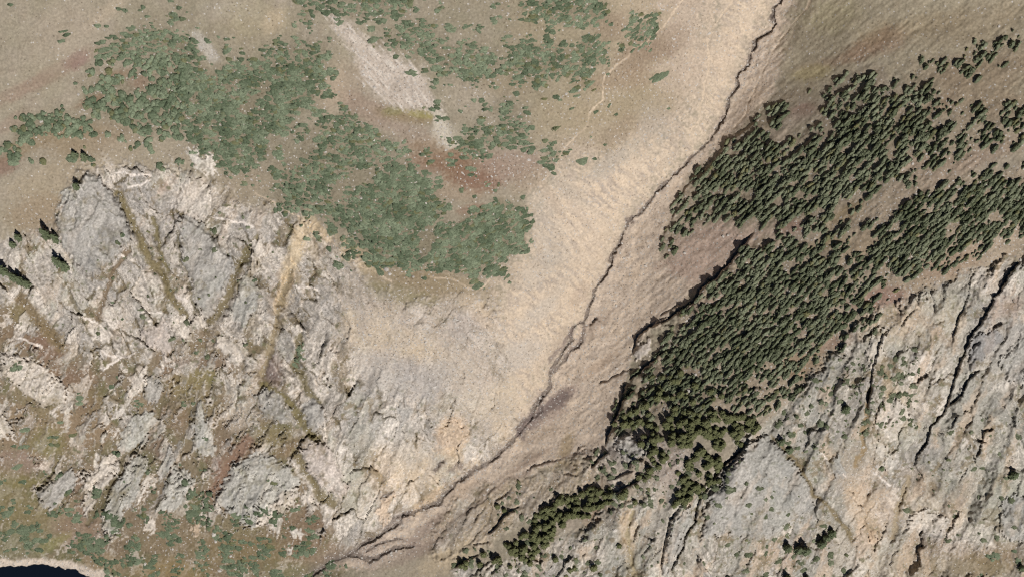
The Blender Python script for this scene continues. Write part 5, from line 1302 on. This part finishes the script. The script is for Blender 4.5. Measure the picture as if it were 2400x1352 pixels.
# ------------------------------------------------------------------ loose stones and boulders
STONEMAT, nt_, b_ = base_mat('boulder', 0.9, 0.15)
at = nd(nt_, 'ShaderNodeAttribute', attribute_name='tint')
sp_ = nd(nt_, 'ShaderNodeSeparateColor'); nt_.links.new(at.outputs['Color'], sp_.inputs[0])
rp = nd(nt_, 'ShaderNodeValToRGB')
rp.color_ramp.elements[0].color = (0.30, 0.27, 0.24, 1); rp.color_ramp.elements[1].color = (0.60, 0.55, 0.49, 1)
nt_.links.new(sp_.outputs[0], rp.inputs[0])
gz = nd(nt_, 'ShaderNodeNewGeometry'); nz = nd(nt_, 'ShaderNodeTexNoise'); nz.inputs['Scale'].default_value = 2.5
nt_.links.new(gz.outputs['Position'], nz.inputs['Vector'])
mx = nd(nt_, 'ShaderNodeMix', data_type='RGBA', blend_type='OVERLAY'); mx.inputs['Factor'].default_value = 0.5
nt_.links.new(rp.outputs[0], mx.inputs['A']); nt_.links.new(nz.outputs['Fac'], mx.inputs['B'])
nt_.links.new(mx.outputs['Result'], b_.inputs['Base Color'])

g = (1 + 5 ** 0.5) / 2
ICO = np.array([(-1, g, 0), (1, g, 0), (-1, -g, 0), (1, -g, 0), (0, -1, g), (0, 1, g), (0, -1, -g), (0, 1, -g), (g, 0, -1), (g, 0, 1), (-g, 0, -1), (-g, 0, 1)], np.float32) / 1.9
ICOF = np.array([(0, 11, 5), (0, 5, 1), (0, 1, 7), (0, 7, 10), (0, 10, 11), (1, 5, 9), (5, 11, 4), (11, 10, 2), (10, 7, 6), (7, 1, 8), (3, 9, 4), (3, 4, 2), (3, 2, 6), (3, 6, 8), (3, 8, 9), (4, 9, 5), (2, 4, 11), (6, 2, 10), (8, 6, 7), (9, 8, 1)], np.int32)
rocks = []
for k in range(8):
    v = ICO * (1 + 0.5 * (r.random((12, 1)) - 0.5)) * np.array([1.0, 0.7 + 0.3 * r.random(), 0.6])
    rocks.append((v.astype(np.float32), ICOF))
wgt = np.clip(STONE - 0.08, 0, 1) ** 1.9
wgt[(PX < -20) | (PX > 2420) | (PY < -20) | (PY > 1370)] = 0
wgt[EL < 1.05] = 0
wgt *= sstep(-0.5, 0.5, N_sml + 0.6 * N_mid)
pflat = (wgt / wgt.sum()).ravel().astype(float)
NST = 5200
pickv = rng.choice(len(pflat), NST, replace=False, p=pflat / pflat.sum())
spx = PX.ravel()[pickv].astype(float) + (rng.random(NST) - 0.5) * 2; spy = PY.ravel()[pickv].astype(float) + (rng.random(NST) - 0.5) * 2
size = np.clip(0.22 * (1 - rng.random(NST)) ** -0.42, 0.22, 1.15)
PALE = np.array([(905, 628, 2.2), (912, 640, 1.6), (408, 900, 1.3), (188, 931, 1.1), (405, 983, 1.6), (1190, 30, .9), (1553, 22, 1), (1662, 78, 1.2), (1684, 85, 1), (1580, 90, .9), (1455, 108, .9), (1325, 220, 1), (1775, 150, .9), (95, 285, 1.3), (88, 220, 1), (1410, 765, 1.1),
                 (1333, 887, 1.2), (2340, 62, 1.1), (2080, 965, 1), (1170, 965, .9), (1285, 1260, 1.5), (1345, 1280, 1.4), (1440, 1240, 2.0), (322, 512, 2.0), (340, 1320, 1.4), (515, 1335, 1.5), (540, 1300, 1.3), (500, 1250, 1.8), (505, 1265, 1.4), (1800, 310, 1), (2052, 1090, 1.6)])
spx = np.concatenate([spx, PALE[:, 0]]); spy = np.concatenate([spy, PALE[:, 1]]); size = np.concatenate([size, PALE[:, 2]])
pts = np.column_stack([spx, spy])
pos, sc = on_ground(pts, 0.0)
tint = np.clip(0.1 + 0.6 * rng.random(len(pts)) + 0.3 * np.clip(size - 0.3, 0, 1), 0, 1); tint[-len(PALE):] = 0.95
scl = np.column_stack([size, size * (0.7 + 0.3 * rng.random(len(pts))), size * 0.85])
rotz = rng.random(len(pts)) * 6.28
order = np.argsort(-size)
bms = []
for v, f in rocks:
    me = mesh_np('boulder', v, f, False); tint_attr(me, np.full(len(v), 0.55 + 0.4 * r.random()), np.zeros(len(v))); me.materials.append(STONEMAT); bms.append(me)


def bzone(px, py):
    if px < 700 and py > 690: return 'the lower left cliff', (0, 690, 700, 1352)
    if px < 700 and py > 380: return 'the upper left cliff', (0, 380, 700, 690)
    if px < 700: return 'the upper left slope', (0, 0, 700, 380)
    if px < 1300 and py > 660: return 'the debris between left cliff and gully', (700, 660, 1300, 1352)
    if px < 1150: return 'the ground around the pale gravel streak', (700, 0, 1150, 660)
    if px < 1640 and py < 480: return 'the meadow left of the gully', (1150, 0, 1640, 480)
    if px < 1560 and py < 1100: return 'the bare slopes beside the gully', (1150, 480, 1560, 1100)
    if py < 300: return 'the upper right meadow', (1640, 0, 2400, 300)
    if py < 960 and px < 2060: return 'the pine stands right of the gully', (1560, 300, 2060, 960)
    if py < 640: return 'the right edge pine band', (2060, 300, 2400, 640)
    return 'the lower right cliff', (1300, 640, 2400, 1352)


for n, k in enumerate(order[:300]):
    z, box = bzone(*pts[k])
    q = part_of(*pts[k], box) + z
    o = link('boulder', bms[n % 8], label=f'loose pale boulder at {q}', category='boulder', group=f'boulders at {q}')
    o.location = pos[k]; o.rotation_euler = (0.3 * (r.random() - .5), 0.3 * (r.random() - .5), rotz[k]); o.scale = scl[k]
rest = order[300:]
merged('loose_stones', rocks, pos[rest], rotz[rest], scl[rest], tint[rest], np.zeros(len(rest)), STONEMAT, smooth=False, label='small pale stones strewn over the slopes')

print('plants', n1, n2, n3, len(T1), 'grid', NX, NY)
